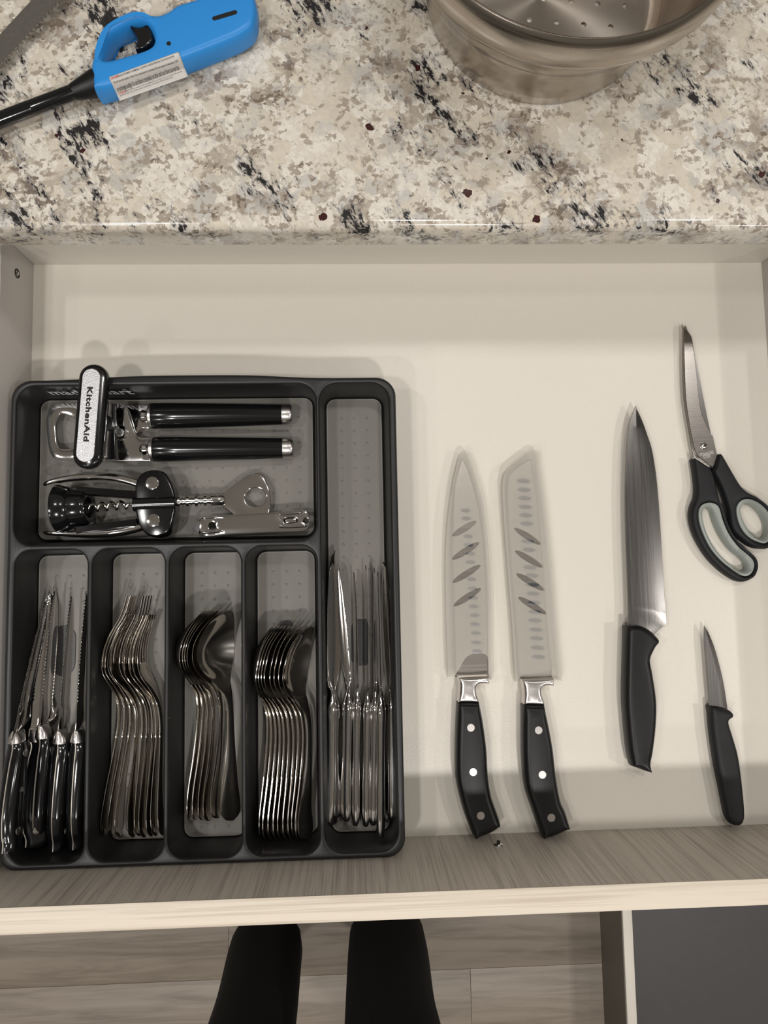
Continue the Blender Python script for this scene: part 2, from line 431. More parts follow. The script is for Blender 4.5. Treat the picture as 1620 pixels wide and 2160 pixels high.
M['tangm'] = plain('pale_tang_steel', (214, 206, 194), .45, .7)
M['jet'] = plain('jet_black_enamel', (8, 8, 9), .12)
M['kb'] = brushed('grey_saw_blade', (176, 172, 166), .36, (400, 400, 900), .1, .05)
M['sideskin'] = plain('grey_panel_side', (112, 105, 96), .5)
M['sub'] = plain('floor_base', (60, 54, 48), .8)

# ------------------------------------------------------------------ the setting
FLOOR = -.765
fl = tag(box('floor', (-2.0, -2.2, FLOOR - .05), (2.0, 1.2, FLOOR - .008), M['sub'], None, 0), kind='structure')
pw, pl = .182, 1.22
for r in range(-9, 5):
    x = -2.0 - (r * .437 % pl) + (.02 if r != -4 else 0)
    y0 = -.757 + (r + 4) * pw
    while x < 2.0:
        x1 = min(x + pl, 2.0); xa = max(x, -2.0)
        if x1 - xa > .02:
            o = box('plank', (xa, y0, FLOOR - .008), (x1 - .0004, y0 + pw - .0004, FLOOR), M['plank'], fl, .0006)
        x += pl

M['wall'] = plain('wall_paint', (140, 137, 131), .8)
M['ceil'] = plain('ceiling_paint', (232, 231, 229), .9)
for nm, a, b, mt_ in (('ceiling', (-2.1, -2.3, CEIL + .012), (2.1, 1.05, CEIL + .1), 'ceil'), ('wall_back', (-2.1, .952, FLOOR), (2.1, 1.05, CEIL + .012), 'wall'),
                 ('wall_front', (-2.1, -2.3, FLOOR), (2.1, -2.2, CEIL + .012), 'wall'), ('wall_left', (-2.1, -2.2, FLOOR), (-2.0, .952, CEIL + .012), 'wall'), ('wall_right', (2.0, -2.2, FLOOR), (2.1, .952, CEIL + .012), 'wall')):
    tag(box(nm, a, b, M[mt_], None, 0), kind='structure')

# drawer: bottom, sides, back, front
DX0, DX1, DY0, DY1 = -.2948, .3975, -.2345, .2910
drawer = thing('drawer', (.05, .03, -.012), 'wide open cream-lined kitchen drawer with grey wood-look front', 'drawer')
box('drawer_bottom', (DX0 - .006, DY0 - .004, -.012), (DX1 + .006, DY1 + .006, 0), M['melamine'], drawer, 0)
sl = box('side_panel', (DX0 - .014, DY0, -.03), (DX0, DY1 + .014, .060), M['side'], drawer, .0006)
sr = box('side_panel', (DX1, DY0, -.03), (DX1 + .014, DY1 + .014, .060), M['side'], drawer, .0006)
box('back_panel', (DX0, DY1, -.03), (DX1, DY1 + .014, .060), M['melamine'], drawer, .0006)
fp = box('front_panel', (-.34, DY0 - .0185, -.075), (.44, DY0, .1092), M['front'], drawer, .0004)
box('edge_strip', (-.34, DY0 - .0187, .1090), (.44, DY0 + .0001, .1102), M['edge'], fp, .0003)
# screw head in the front panel, cam bolt in the left side
sz = .0285; sx = at(1052, 1788, sz)[0]
V, F = lathe_axis((sx, DY0 - .002, sz), (0, 1, 0), [(0, .0036), (.0022, .0042), (.0030, .0040), (.0038, .0028), (.0040, 0)], 20)
scr = mk('screw_head', V, F, M['chrome'], fp)
V, F = lathe_axis((sx, DY0 + .0018, sz), (0, 1, 0), [(0, .0015), (.0024, .0015), (.0024, 0)], 6)
mk('screw_recess', V, F, M['hole'], fp)
cz = .032; cy = at(41, 577, cz)[1]
V, F = lathe_axis((DX0 - .002, cy, cz), (1, 0, 0), [(0, .0042), (.0026, .0042), (.0026, .0030), (.0018, .0026), (.0018, 0)], 20)
mk('cam_bolt', V, F, M['hole'], sl)
V, F = lathe_axis((DX0 - .001, cy, cz), (1, 0, 0), [(0, .0016), (.0022, .0014), (.0022, 0)], 10)
mk('cam_bolt_core', V, F, M['satin'], sl)

# worktop with a rounded front edge
CT0, CT1, CY = .125, .155, .2488
def worktop():
    pr = [(CY + .004, CT0), (CY + .0012, CT0 + .001), (CY, CT0 + .004)]
    R = .0065
    for k in range(9):
        a = k / 8 * math.pi / 2
        pr.append((CY + R * (1 - math.cos(a)), CT1 - R * (1 - math.sin(a))))
    pr += [(CY + .05, CT1), (.95, CT1), (.95, CT0)]
    rings = [[(x, y, z) for y, z in pr] for x in (-1.0, -.5, 0, .5, 1.1)]
    V, F = loft(rings, True, True)
    return mk('worktop', V, F, M['granite'], None, 35)
tag(worktop(), 'speckled cream, taupe and black granite worktop with rounded front edge', 'worktop')

cab = thing('base_cabinet', (.05, .6, FLOOR), 'grey wood-look base cabinet under the granite worktop, holding the drawer', 'cabinet')
box('side_panel', (-1.0, .265, FLOOR + .0), (-.982, .93, CT0), M['cabinet'], cab)
box('side_panel', (1.062, .265, FLOOR + .0), (1.08, .93, CT0), M['cabinet'], cab)
box('partition', (-.345, .265, FLOOR + .1), (-.328, .93, CT0), M['cabinet'], cab)
box('partition', (.430, .265, FLOOR + .1), (.447, .93, CT0), M['cabinet'], cab)
box('back_panel', (-.982, .915, FLOOR + .1), (1.062, .93, CT0), M['cabinet'], cab)
box('bottom_panel', (-.982, .265, FLOOR + .1), (1.062, .915, FLOOR + .118), M['cabinet'], cab)
box('toe_kick', (-.982, .32, FLOOR), (1.062, .338, FLOOR + .1), M['cabinet'], cab)
box('shelf', (-.328, .265, -.105), (.430, .915, -.088), M['cabinet'], cab)
for a, b in ((-.338, .048), (.052, .438)):
    box('door', (a, .245, FLOOR + .105), (b, .264, -.095), M['cabinet'], cab)
for a, b in ((-.998, -.345), (.447, 1.078)):
    box('door', (a, .2645, FLOOR + .105), (b - .0, .2648 + .018, CT0 - .01), M['cabinet'], cab)
for xx in (DX0 - .03, DX1 + .016):
    box('drawer_runner', (xx, -.2, -.028), (xx + .0135, .9, -.004), M['satin'], cab, .0005)

# ------------------------------------------------------------------ cutlery tray
TZ = .048; TF = .0032
tray = thing('cutlery_tray', (-.127, -.03, 0), 'charcoal plastic cutlery tray with six grey-lined compartments in the open drawer', 'tray')
TX0, TX1, TY0, TY1 = -.2902, .0368, -.2338, .1685
COMP = {  # rim rectangle, corner radii, mat rectangle
    'tools':  ((-.2852, .0283, -.0326, .1632), .015, (-.2835, .0345, -.0376, .1612)),
    'steak':  ((-.2836, -.2285, -.2243, .0235), .013, (-.2822, -.2268, -.2276, .0203)),
    'fork':   ((-.2200, -.2285, -.1605, .0235), .013, (-.2170, -.2268, -.1640, .0203)),
    'spoon':  ((-.1563, -.2285, -.0970, .0235), .013, (-.1533, -.2268, -.1006, .0203)),
    'tea':    ((-.0929, -.2285, -.0336, .0235), .013, (-.0888, -.2268, -.0374, .0203)),
    'knife':  ((-.0290, -.2285, .0305, .1632), .015, (-.0248, -.2268, .0258, .1598)),
}
def tray_body():
    bm = bmesh.new(); L = np.array(wloc(tray)); edges = []
    def ring(l, z): return [bm.verts.new((x - L[0], y - L[1], z - L[2])) for x, y in l]
    def bridge(a, b):
        n = len(a)
        for k in range(n): bm.faces.new((a[k], a[(k + 1) % n], b[(k + 1) % n], b[k]))
    def loop_edges(r):
        for k in range(len(r)):
            edges.append(bm.edges.get((r[k], r[(k + 1) % len(r)])) or bm.edges.new((r[k], r[(k + 1) % len(r)])))
    # outside: lip, skirt, wall, bottom
    base = rrect(TX0, TY0, TX1, TY1, (.012, .015, .017, .017), 8)
    i1 = max(i for i, p in enumerate(base) if p[1] > TY1 - 1e-6 and p[0] > 0) if False else None
    out = []
    for i, p in enumerate(base):
        out.append(p)
        q = base[(i + 1) % len(base)]
        if abs(p[1] - TY1) < 1e-6 and abs(q[1] - TY1) < 1e-6 and p[0] - q[0] > .1:
            for k in range(1, 24):
                x = p[0] + (q[0] - p[0]) * k / 24
                out.append((x, TY1))
    bulge = lambda l: [(x, y + (.0035 * math.exp(-((x + .14) / .085) ** 4) if y > TY1 - .012 else 0)) for x, y in l]
    prof = [(.0030, TZ), (.0014, TZ - .0004), (.0004, TZ - .0014), (0, TZ - .003), (0, TZ - .009), (.0028, TZ - .0095), (.0050, .004), (.008, .0006)]
    rs = [ring(bulge(inset(out, d)) if d < .004 else inset(out, d), z) for d, z in prof]
    loop_edges(rs[0])
    for a, b in zip(rs, rs[1:]): bridge(a, b)
    bm.faces.new(rs[-1])
    for nme, (rim, rad, m) in COMP.items():
        hole = rrect(*rim, rad, 6)
        flr = rrect(m[0] - .0006, m[1] - .0006, m[2] + .0006, m[3] + .0006, .0085, 6)
        h = np.array(hole); f = np.array(flr)
        seq = [(inset(hole, -.0022), TZ), (inset(hole, -.0012), TZ - .0003), (inset(hole, -.0004), TZ - .0011), (h, TZ - .0028)]
        for k in (.35, .7, .93): seq.append((h + (f - h) * k * .6, TZ - .0028 + (.008 - TZ + .0028) * k))
        seq += [(h + (f - h) * .7, .0068), (h + (f - h) * .85, .0046), (f, TF)]
        rr = [ring(l, z) for l, z in seq]
        loop_edges(rr[0])
        for a, b in zip(rr, rr[1:]): bridge(a, b)
        bm.faces.new(rr[-1])
    bmesh.ops.triangle_fill(bm, use_beauty=True, use_dissolve=False, edges=edges)
    bmesh.ops.recalc_face_normals(bm, faces=bm.faces)
    me = bpy.data.meshes.new('tray_body'); bm.to_mesh(me); bm.free()
    return fin('tray_body', me, M['tray'], tray, 50, L)
body = tray_body()
MZ = TF + .0012
def dots(m, nx, pitch, x0=None):
    V, F = [], []
    cx = (m[0] + m[2]) / 2; ny = int((m[3] - m[1] - .016) / pitch) + 1
    for i in range(nx):
        for j in range(ny):
            x = cx + (i - (nx - 1) / 2) * pitch; y = m[3] - .0185 - j * pitch
            if y < m[1] + .008: continue
            b = len(V); n = 8
            for r, z in ((.0013, 0), (.0011, .0006), (.0004, .0009)):
                V += [(x + r * math.cos(2 * math.pi * k / n), y + r * math.sin(2 * math.pi * k / n), MZ - .0001 + z) for k in range(n)]
            for q in range(2):
                F += [(b + q * n + k, b + q * n + (k + 1) % n, b + (q + 1) * n + (k + 1) % n, b + (q + 1) * n + k) for k in range(n)]
            F.append(tuple(b + 2 * n + k for k in range(n)))
    return V, F
for nme, (rim, rad, m) in COMP.items():
    l = rrect(*m, .0080, 6)
    mt = slab('liner_mat', [l], [(0, TF), (0, MZ - .0003), (.0003, MZ)], M['mat'], tray)
    slab('mat_lip', [l, inset(l, .0009)], [(0, TF + .0001), (0, MZ + .0003), (.0002, MZ + .0005)], M['matlip'], mt)
    V, F = dots(m, {'tools': 20}.get(nme, 3), .0116)
    tag(mk('grip_dots', V, F, M['mat'], mt), kind='stuff')
# dark pads let into the mats
for p, q, r in (((135, 1345), (133, 1400), 25), ((605, 1322), (603, 1390), 14), ((760, 1325), (759, 1385), 19)):
    a, b = at(*p, MZ), at(*q, MZ)
    slab('dark_pad', [stadium(a, b, r / 2330)], [(0, MZ - .0004), (0, MZ + .0002), (.0003, MZ + .0008)], M['pad'], tray)
# maker's name on the back wall of the tool compartment
ty = .1627
text_mesh('maker_name', 'madesmart', (at(101, 828, .034)[0], ty - .0006, .0225), (.0715, 0, 0), (0, -.0008, .0195), M['logo'], tray, .012, 1.05, .0004)
text_mesh('registered_mark', '®', (at(264, 820, .034)[0], ty - .0010, .038), (.0022, 0, 0), (0, 0, .004), M['logo'], tray, 0, 1, .0005)

# ------------------------------------------------------------------ flatware
def settle(root, z, only_up=False):
    """let a thing down (or up) until its lowest point touches height z"""
    lo = min(min(v.co.z for v in c.data.vertices) for c in root.children) + root.location.z
    d = z - lo
    if d > 0 or not only_up:
        for c in root.children:
            co = np.empty(len(c.data.vertices) * 3); c.data.vertices.foreach_get('co', co); co[2::3] += d; c.data.vertices.foreach_set('co', co)
class Frame:
    """cutlery frame: s runs from tip to end, h across the front face, v across the width"""
    def __init__(f, O, a, lean, z0, z1, L):
        c, s = math.cos(a), math.sin(a); X = np.array((c, s, 0)); Z = np.array((0, 0, 1.))
        f.O = np.array(O, float); f.ds = np.array((s, -c, 0)); l = math.radians(lean)
        f.dh = X * math.cos(l) + Z * math.sin(l); f.dv = -X * math.sin(l) + Z * math.cos(l)
        f.z0, f.z1, f.L = z0, z1, L
    def pt(f, s, h, v):
        return f.O + f.ds * s + f.dh * h + f.dv * v + np.array((0, 0, f.z0 + (f.z1 - f.z0) * s / f.L))
def ribbon(fr, st, n=8, e=4.0):
    """st: (s, h, v_low, v_high, thickness, bowl depth)"""
    rings = []
    for s, h, a, b, t, bow in st:
        r = []
        for side in (1, -1):
            for k in range(n + 1):
                u = -1 + 2 * k / n
                if side < 0: u = -u
                if n > 4: u = math.sin(u * math.pi / 2) * .35 + u * .65
                v = (a + b) / 2 + u * (b - a) / 2
                th = t / 2 * max(1 - .92 * abs(u) ** e, .06) ** .5
                r.append(fr.pt(s, h - bow * (1 - u * u) + side * th, v))
        rings.append(r)
    return loft(rings)
lsp = lambda a, b, n: [a + (b - a) * k / (n - 1) for k in range(n)]
ORD = ['leftmost', 'second from left', 'third from left', 'fourth from left', 'fifth from left', 'sixth from left', 'seventh from left', 'eighth from left', 'ninth from left', 'rightmost']

FH = [(-.016, .0055), (0, .0010), (.020, -.0105), (.0355, -.0150), (.048, -.0140), (.062, -.0060), (.075, -.0012), (.0883, 0), (.105, -.0010), (.125, -.0034), (.15, -.0066), (.172, -.0083), (.187, -.0080)]
FW = [(.040, .0124), (.052, .0118), (.062, .0085), (.072, .0048), (.0883, .0034), (.105, .0036), (.13, .0056), (.155, .0085), (.172, .0100), (.180, .0092), (.1845, .0062), (.187, .002)]
def fork(px, py, ang, hs, long, lean, dz, idx):
    s0 = -.016 if long else 0.0
    zt = MZ + .0125 * math.cos(math.radians(lean)) + dz; ze = MZ + .0100 + dz
    fh0 = smooth_f(FH); fh = lambda s: fh0(s) * hs; fw = smooth_f(FW)
    O = at(px, py, .024); O[2] = 0
    fr = Frame((0, 0, 0), ang, lean, zt, ze, .187); p = fr.pt(.0883, 0, 0); fr.O = np.array((O[0] - p[0], O[1] - p[1], 0))
    kind = 'long dinner fork' if long else 'short salad fork'
    root = thing('dinner_fork' if long else 'salad_fork', (O[0], O[1], MZ), '%s on its edge, %s of the nine forks' % (kind, ORD[idx] if idx < 8 else 'rightmost'), 'fork', 'forks nested in the tray')
    st = [(s, fh(s), -fw(s), fw(s), .0021 + .0012 * math.exp(-((s - .085) / .022) ** 2), 0) for s in [.040, .044, .05] + lsp(.055, .18, 26) + [.183, .1855, .187]]
    V, F = ribbon(fr, st, 6, 3); mk('handle', V, F, M['steel'], root, 50)
    for k in range(4):
        c = -.0124 + .0124 * 2 * (k + .5) / 4
        st = []
        for s in lsp(s0, .045, 16):
            q = (s - s0) / (.045 - s0); w = .0015 + .0008 * min(1, q * 1.4)
            if k in (0, 3) and q > .85: w += .0004
            cc = c * (.90 + .1 * q)
            st.append((s, fh(s), cc - w, cc + w, .0012 + .0008 * q, 0))
        V, F = ribbon(fr, st, 4, 3); mk('tine', V, F, M['steel'], root, 50)
    settle(root, MZ + .0008 + max(dz, 0))
for i, (nx, a, hs, lg, ln, dz) in enumerate([(247, -.044, .86, 1, 3, .001), (259, -.023, .96, 1, 4, 0), (271.8, -.007, 1.05, 0, 5, 0), (286, .06, 1.0, 0, 9, .002),
        (297, .05, .9, 0, 4, -.0), (310, .052, .92, 1, 8, .003), (319.5, .065, .88, 0, 6, .001), (326, .07, .85, 0, 5, 0), (334, .09, .72, 0, 5, -.0)]):
    fork(nx, 1516, a, hs, lg, ln, dz, i)

SH = [(0, .0035), (.012, -.0060), (.025, -.0125), (.039, -.0148), (.050, -.0135), (.060, -.0080), (.070, -.0022), (.081, 0), (.10, 0), (.13, -.0022), (.155, -.0045), (.170, -.0040), (.178, -.0030)]
SW = [(0, .0012), (.0015, .0055), (.006, .0108), (.014, .0158), (.024, .0192), (.034, .0205), (.044, .0190), (.053, .0140), (.061, .0085), (.070, .0052), (.082, .0038), (.10, .0038), (.125, .0058), (.15, .0088), (.166, .0104), (.173, .0092), (.1765, .0058), (.178, .0015)]
TH = [(0, .0030), (.014, -.0052), (.030, -.0098), (.0475, -.0116), (.056, -.0100), (.065, -.0052), (.075, -.0012), (.085, 0), (.11, 0), (.14, -.0022), (.165, -.0040), (.175, -.0034), (.181, -.0020)]
TW = [(0, .0012), (.0015, .0048), (.007, .0092), (.016, .0132), (.027, .0158), (.037, .0166), (.046, .0152), (.054, .0115), (.062, .0072), (.072, .0044), (.085, .0034), (.105, .0035), (.13, .0056), (.155, .0086), (.169, .0100), (.176, .0088), (.1797, .0055), (.181, .0015)]
def spoon(px, py, ang, hs, k, lean, dz, label, big, name, grp):
    HT, WT, neck, L, bl, dep = (SH, SW, .081, .178, .064, .0085) if big else (TH, TW, .085, .181, .062, .0065)
    wm = max(w for _, w in WT); l = math.radians(lean)
    zt = MZ + .0008 + wm * math.cos(l) * .97 + dz + .004 * math.sin(l); ze = MZ + .0100 * math.cos(l) + .0012 + dz
    fh0 = smooth_f(HT); fw = smooth_f(WT); fh = lambda s: fh0(s) * hs
    O = at(px, py, .024); O[2] = 0
    fr = Frame((0, 0, 0), ang, lean, zt, ze, L); p = fr.pt(neck, 0, 0); fr.O = np.array((O[0] - p[0], O[1] - p[1], 0))
    if k != 1: fr.ds = fr.ds * k
    root = thing(name, (O[0], O[1], MZ), label, 'spoon', grp)
    bow = lambda s: dep * max(0, math.sin(math.pi * min(1, max(0, s / (bl * 1.06))) ** .9)) ** .75 * (fw(s) / wm)
    ss = [0, .0006, .0015, .003, .0055] + lsp(.009, bl - .002, 18) + [bl]
    V, F = ribbon(fr, [(s, fh(s), -fw(s), fw(s), .0016, bow(s)) for s in ss], 12, 4); mk('bowl', V, F, M['steel'], root, 50)
    ss = [bl - .001] + lsp(bl + .002, L - .012, 22) + [L - .007, L - .004, L - .0018, L - .0006, L]
    V, F = ribbon(fr, [(s, fh(s), -fw(s), fw(s), .0018 + .0014 * math.exp(-((s - neck) / .03) ** 2) + .0006 * min(1, max(0, (s - .09) / .03)), bow(s) - .0012 * math.sin(math.pi * min(1, max(0, (s - .1) / (L - .1))))) for s in ss], 8, 2.2)
    mk('handle', V, F, M['steel'], root, 50)
    settle(root, MZ + .0008 + max(dz, 0))
for i, (nx, a, hs, k, ln, dz) in enumerate([(419, -.05, .80, 1.0, 4, 0), (428.5, -.038, .84, 1.0, 5, 0), (439, -.02, .89, 1.0, 8, 0), (451, -.012, .96, 1.0, 13, .001), (466, -.004, 1.02, .99, 16, -.0), (485.5, .035, 1.0, 1.0, 40, 0)]):
    spoon(nx, 1487, a, hs, k, ln, dz, 'steel tablespoon on its edge, %s in the third small compartment' % (ORD[i] if i < 5 else 'rightmost, bowl facing up most'), True, 'tablespoon', 'tablespoons nested in the tray')
for i, (nx, a, hs, k, ln, dz) in enumerate([(563, -.04, .72, .99, 3, 0), (571.5, -.03, .92, 1.0, 5, 0), (580.5, -.016, .98, 1.0, 6, 0), (589.5, -.004, 1.02, 1.0, 7, 0), (598, .004, 1.05, 1.0, 8, 0), (608, .006, .98, 1.0, 8, .001), (618, .01, 1.0, 1.0, 9, 0), (628.5, 0, 1.08, .99, 9, 0), (639, -.01, 1.15, 1.0, 10, 0), (650.5, -.004, 1.08, 1.0, 34, 0)]):
    spoon(nx, 1531, a, hs, k, ln, dz, 'small steel teaspoon on its edge, %s of ten in the fourth small compartment' % ORD[i], False, 'teaspoon', 'teaspoons nested in the tray')

def table_knife(tip, jn, end, lean, dz, edge, label):
    zc = .017 + dz
    A, J, B = at(*tip, zc + .004), at(*jn, zc + .004), at(*end, zc + .004)
    def part(p, q, z0, z1):
        d = (q - p)[:2]; L = float(np.linalg.norm(d)); a = math.atan2(d[0], -d[1])
        return Frame((p[0], p[1], 0), a, lean, z0, z1, L), L
    root = thing('table_knife', (J[0], J[1], MZ), label, 'knife', 'table knives in the long slot')
    z0 = MZ + .0105 * math.cos(math.radians(lean)) + dz
    fr, L = part(A, J, z0, z0 - .001); sg = edge
    wl = smooth_f([(0, .0), (.004, .0035), (.015, .0068), (.04, .0094), (.08, .0102), (.11, .0098), (.123, .0088), (.128, .005), (.135, .0036)])
    wh = smooth_f([(0, .0), (.004, .0012), (.015, .0036), (.04, .0072), (.08, .0092), (.11, .0082), (.128, .0050), (.135, .0036)])
    k = L / .135; st = []
    for s in [0, .0006, .0015, .003] + lsp(.005, .09, 90) + lsp(.0915, .135, 20):
        u = .0004 * (abs(math.sin(s * math.pi / .0017))) * (s < .088) * (s > .008)
        lo, hi = -wh(s), wl(s) - u
        if sg < 0: lo, hi = -hi, -lo
        st.append((s * k, 0, lo - .0003, hi + .0003, .0012 + .0014 * (s / .135) ** 2, 0))
    V, F = ribbon(fr, st, 6, 2.5); mk('blade', V, F, M['chrome'], root, 50)
    fr, L = part(J, B, z0 - .001, MZ + .0082 + dz)
    hw = smooth_f([(-.006, .0036), (.0, .0048), (.006, .0072), (.02, .0070), (.05, .0066), (.085, .0080), (.10, .0084), (.106, .0076), (.1082, .0052), (.109, .0020)])
    ht = smooth_f([(-.006, .0030), (.0, .0050), (.006, .0082), (.02, .0080), (.05, .0072), (.085, .0084), (.10, .0080), (.106, .0064), (.1082, .0045), (.109, .0020)])
    k = L / .109
    st = [(s * k, 0, -hw(s), hw(s), ht(s), 0) for s in lsp(-.006, .1, 26) + [.103, .106, .1078, .1086, .109]]
    V, F = ribbon(fr, st, 8, 2.2); mk('handle', V, F, M['chrome'], root, 50)
    settle(root, MZ + .0008 + max(dz, 0))
for i, a in enumerate([((706, 1160), (705, 1475), (703, 1745), 38, 0, 1), ((711, 1189), (733, 1470), (727, 1738), -22, .001, 1), ((746, 1206), (752, 1466), (748, 1747), -12, 0, 1), ((771, 1192), (774, 1474), (770, 1748), -10, 0, 1),
        ((789, 1198), (791, 1470), (786, 1745), -6, -.001, 1), ((797, 1206), (804, 1476), (803, 1774), 4, .010, 1), ((809, 1185), (823, 1466), (821, 1735), -24, 0, 1)]):
    table_knife(*a, 'shiny steel table knife, %s in the long right-hand compartment' % (ORD[i] if i < 5 else ['second from right, end sticking furthest out', 'rightmost, against the tray wall'][i - 5]))

def steak_knife(tip, jn, end, lean, zt, zj, ze, label, hl=None):
    """blade tip, end of bolster and butt as (pixel), the heights are those of the upper (serrated) edge and spine line"""
    A, J, B = at(*tip, zt), at(*jn, zj), at(*end, ze)
    root = thing('steak_knife', (J[0], J[1], MZ), label, 'knife', 'steak knives in the left compartment')
    def part(p, q):
        d = (q - p)[:2]; L = float(np.linalg.norm(d)); a = math.atan2(d[0], -d[1])
        return Frame((p[0], p[1], 0), a, lean, p[2], q[2], L), L
    fr, L = part(A, J); st = []
    dep = smooth_f([(0, 0), (.01, -.006), (.03, -.0105), (.07, -.0135), (.10, -.0145), (.118, -.0145), (.1215, -.008), (.13, -.006)])
    hi = smooth_f([(0, -.0015), (.006, -.0008), (.02, 0), (.10, 0), (.115, -.001), (.13, 0)]); k = L / .13
    for s in [0, .0008, .002] + lsp(.004, .100, 170) + lsp(.101, .13, 16):
        u = .0011 * abs(math.sin(s * math.pi / .0030)) * (.004 < s < .1)
        st.append((s * k, 0, dep(s) - .0008, hi(s) - u + .0003, .0015 + .0005 * (s > .1), 0))
    V, F = ribbon(fr, st, 4, 3); mk('blade', V, F, M['chrome'], root, 40)
    fr, L = part(J, B); k = L / .098
    # tang with a belly towards the butt
    top = smooth_f([(-.008, .0), (0, .0), (.006, -.0022), (.02, -.001), (.05, .0008), (.075, 0), (.086, -.0024), (.090, -.004), (.098, -.0045)])
    bot = smooth_f([(-.008, -.008), (0, -.016), (.02, -.0178), (.05, -.0200), (.08, -.0215), (.092, -.0225), (.098, -.0200)])
    ss = lsp(-.008, .098, 30)
    V, F = ribbon(fr, [(s * k, 0, bot(s) + .001, top(s), .0019, 0) for s in ss], 4, 30); mk('tang', V, F, M['tangm'], root, 40)
    V, F = ribbon(fr, [(s * k, 0, bot(0) + .002, -.0006, w, 0) for s, w in ((-.0075, .0045), (-.006, .0072), (-.002, .0108), (.0025, .0120), (.0035, .0118))], 8, 3)
    mk('bolster', V, F, M['satin'], root, 35)
    # black handle around the tang, whose edge stays visible as a pale line
    st = []
    for q_ in lsp(.0035, .094, 34) + [.0962, .0976, .098]:
        e = min(1, (.0985 - q_) / .004) ** .5; w = .0142 * (1 + .08 * math.sin(q_ * 36)) * (.94 if q_ < .008 else 1) * (.6 + .4 * e)
        st.append((q_ * k, 0, bot(q_), top(q_) - .0007, w, 0))
    V, F = ribbon(fr, st, 14, 3.4); mk('handle', V, F, M['black'], root, 50)
    for sd in (1, -1):
        for s in (.014, .047, .082):
            c = fr.pt(s * k, sd * .0070, (top(s) + bot(s)) / 2)
            V, F = lathe_axis(c, fr.dh * sd, [(-.001, .0032), (.0004, .0032), (.0007, .0026), (.0007, 0)], 16)
            mk('rivet', V, F, M['satin'], root)
    settle(root, MZ + .0008, True)
steak_knife((95, 1260), (24, 1562), (-4, 1806), 9, .030, .054, .0775, 'black-handled serrated steak knife, leftmost, its butt resting on the tray rim')
steak_knife((101, 1243), (60, 1556), (40, 1790), 58, .0125, .028, .032, 'black-handled steak knife lying flat with three rivets showing, second from left')
steak_knife((113, 1237), (81, 1551), (65, 1792), 8, .021, .034, .034, 'black-handled serrated steak knife on edge, middle of the five')
steak_knife((148, 1249), (120, 1562), (105, 1802), 5, .021, .034, .034, 'black-handled serrated steak knife on edge, second from right')
steak_knife((180, 1246), (157, 1560), (148, 1798), 5, .021, .034, .034, 'black-handled serrated steak knife on edge, rightmost beside the forks')

# ------------------------------------------------------------------ knives and scissors on the drawer floor
def blade_rows(name, spine, bevel, edge, z0, zt, ze, mat, parent, n=40):
    """flat blade: spine to bevel line is level, bevel to edge slopes down"""
    def rs(l):
        a = np.array(crv(l, 12, False)); d = np.r_[0, np.cumsum(np.linalg.norm(np.diff(a, axis=0), axis=1))]
        t = np.linspace(0, d[-1], n); return np.stack([np.interp(t, d, a[:, 0]), np.interp(t, d, a[:, 1])], 1)
    s, b, e = rs(spine), rs(bevel), rs(edge); rings = []
    for i in range(n):
        rings.append([(*s[i], zt), (*b[i], zt), (*e[i], ze), (*e[i], ze - .0002), (*b[i], z0), (*s[i], z0)])
    V, F = loft(rings); return mk(name, V, F, mat, parent, 12)
# chef's knife
K = lambda pts, z: S(pts, 1260, 660, 3.6, z)
Q = lambda pts, z: S(pts, 1280, 1280, 4.32, z)
ck = thing('chef_knife', tuple(at(1350, 1400, 0)), 'large chef knife with bare grey blade and moulded black plastic handle', 'knife')
zb = .0095
sp = K([(290, 707), (262, 775), (240, 860), (222, 1000), (212, 1200), (208, 1400), (213, 1700), (230, 2160)], zb) + Q([(195, 175), (197, 240)], zb)
ed = K([(291, 707), (340, 810), (380, 920), (420, 1050), (455, 1280), (480, 1600), (500, 1950), (512, 2160)], zb) + Q([(540, 10), (545, 165, 'c'), (490, 200), (430, 260)], zb)
bv = K([(290, 709), (292, 830), (300, 990), (330, 1120), (360, 1350), (378, 1600), (395, 1950), (410, 2160)], zb) + Q([(416, 8), (440, 22, 'c'), (380, 150), (360, 240)], zb)
blade_rows('blade', sp, bv, ed, zb - .0011, zb + .0011, zb - .0008, M['blade'], ck, 60)
hd = Q([(155, 168, 'c'), (270, 165), (360, 200), (430, 260), (457, 315), (420, 380), (380, 480), (400, 600), (435, 850), (430, 1080), (405, 1300), (384, 1410), (380, 1490, 'c'), (330, 1485), (210, 1440, 'c'), (180, 1300), (150, 1000), (140, 800), (146, 500)], .011)
slab('handle', [crv(hd, 6)], dome(.0068, .0008, .0205, 6, 2.4), M['blacks'], ck, 60)
gp = Q([(381, 500, 'c'), (408, 620), (432, 850), (427, 1080), (404, 1290), (385, 1395, 'c'), (352, 1150), (355, 800), (366, 600)], .017)
slab('grip_inlay', [crv(gp, 5)], [(0, .010), (0, .0172), (.0016, .0196)], M['blackm'], ck, 40)
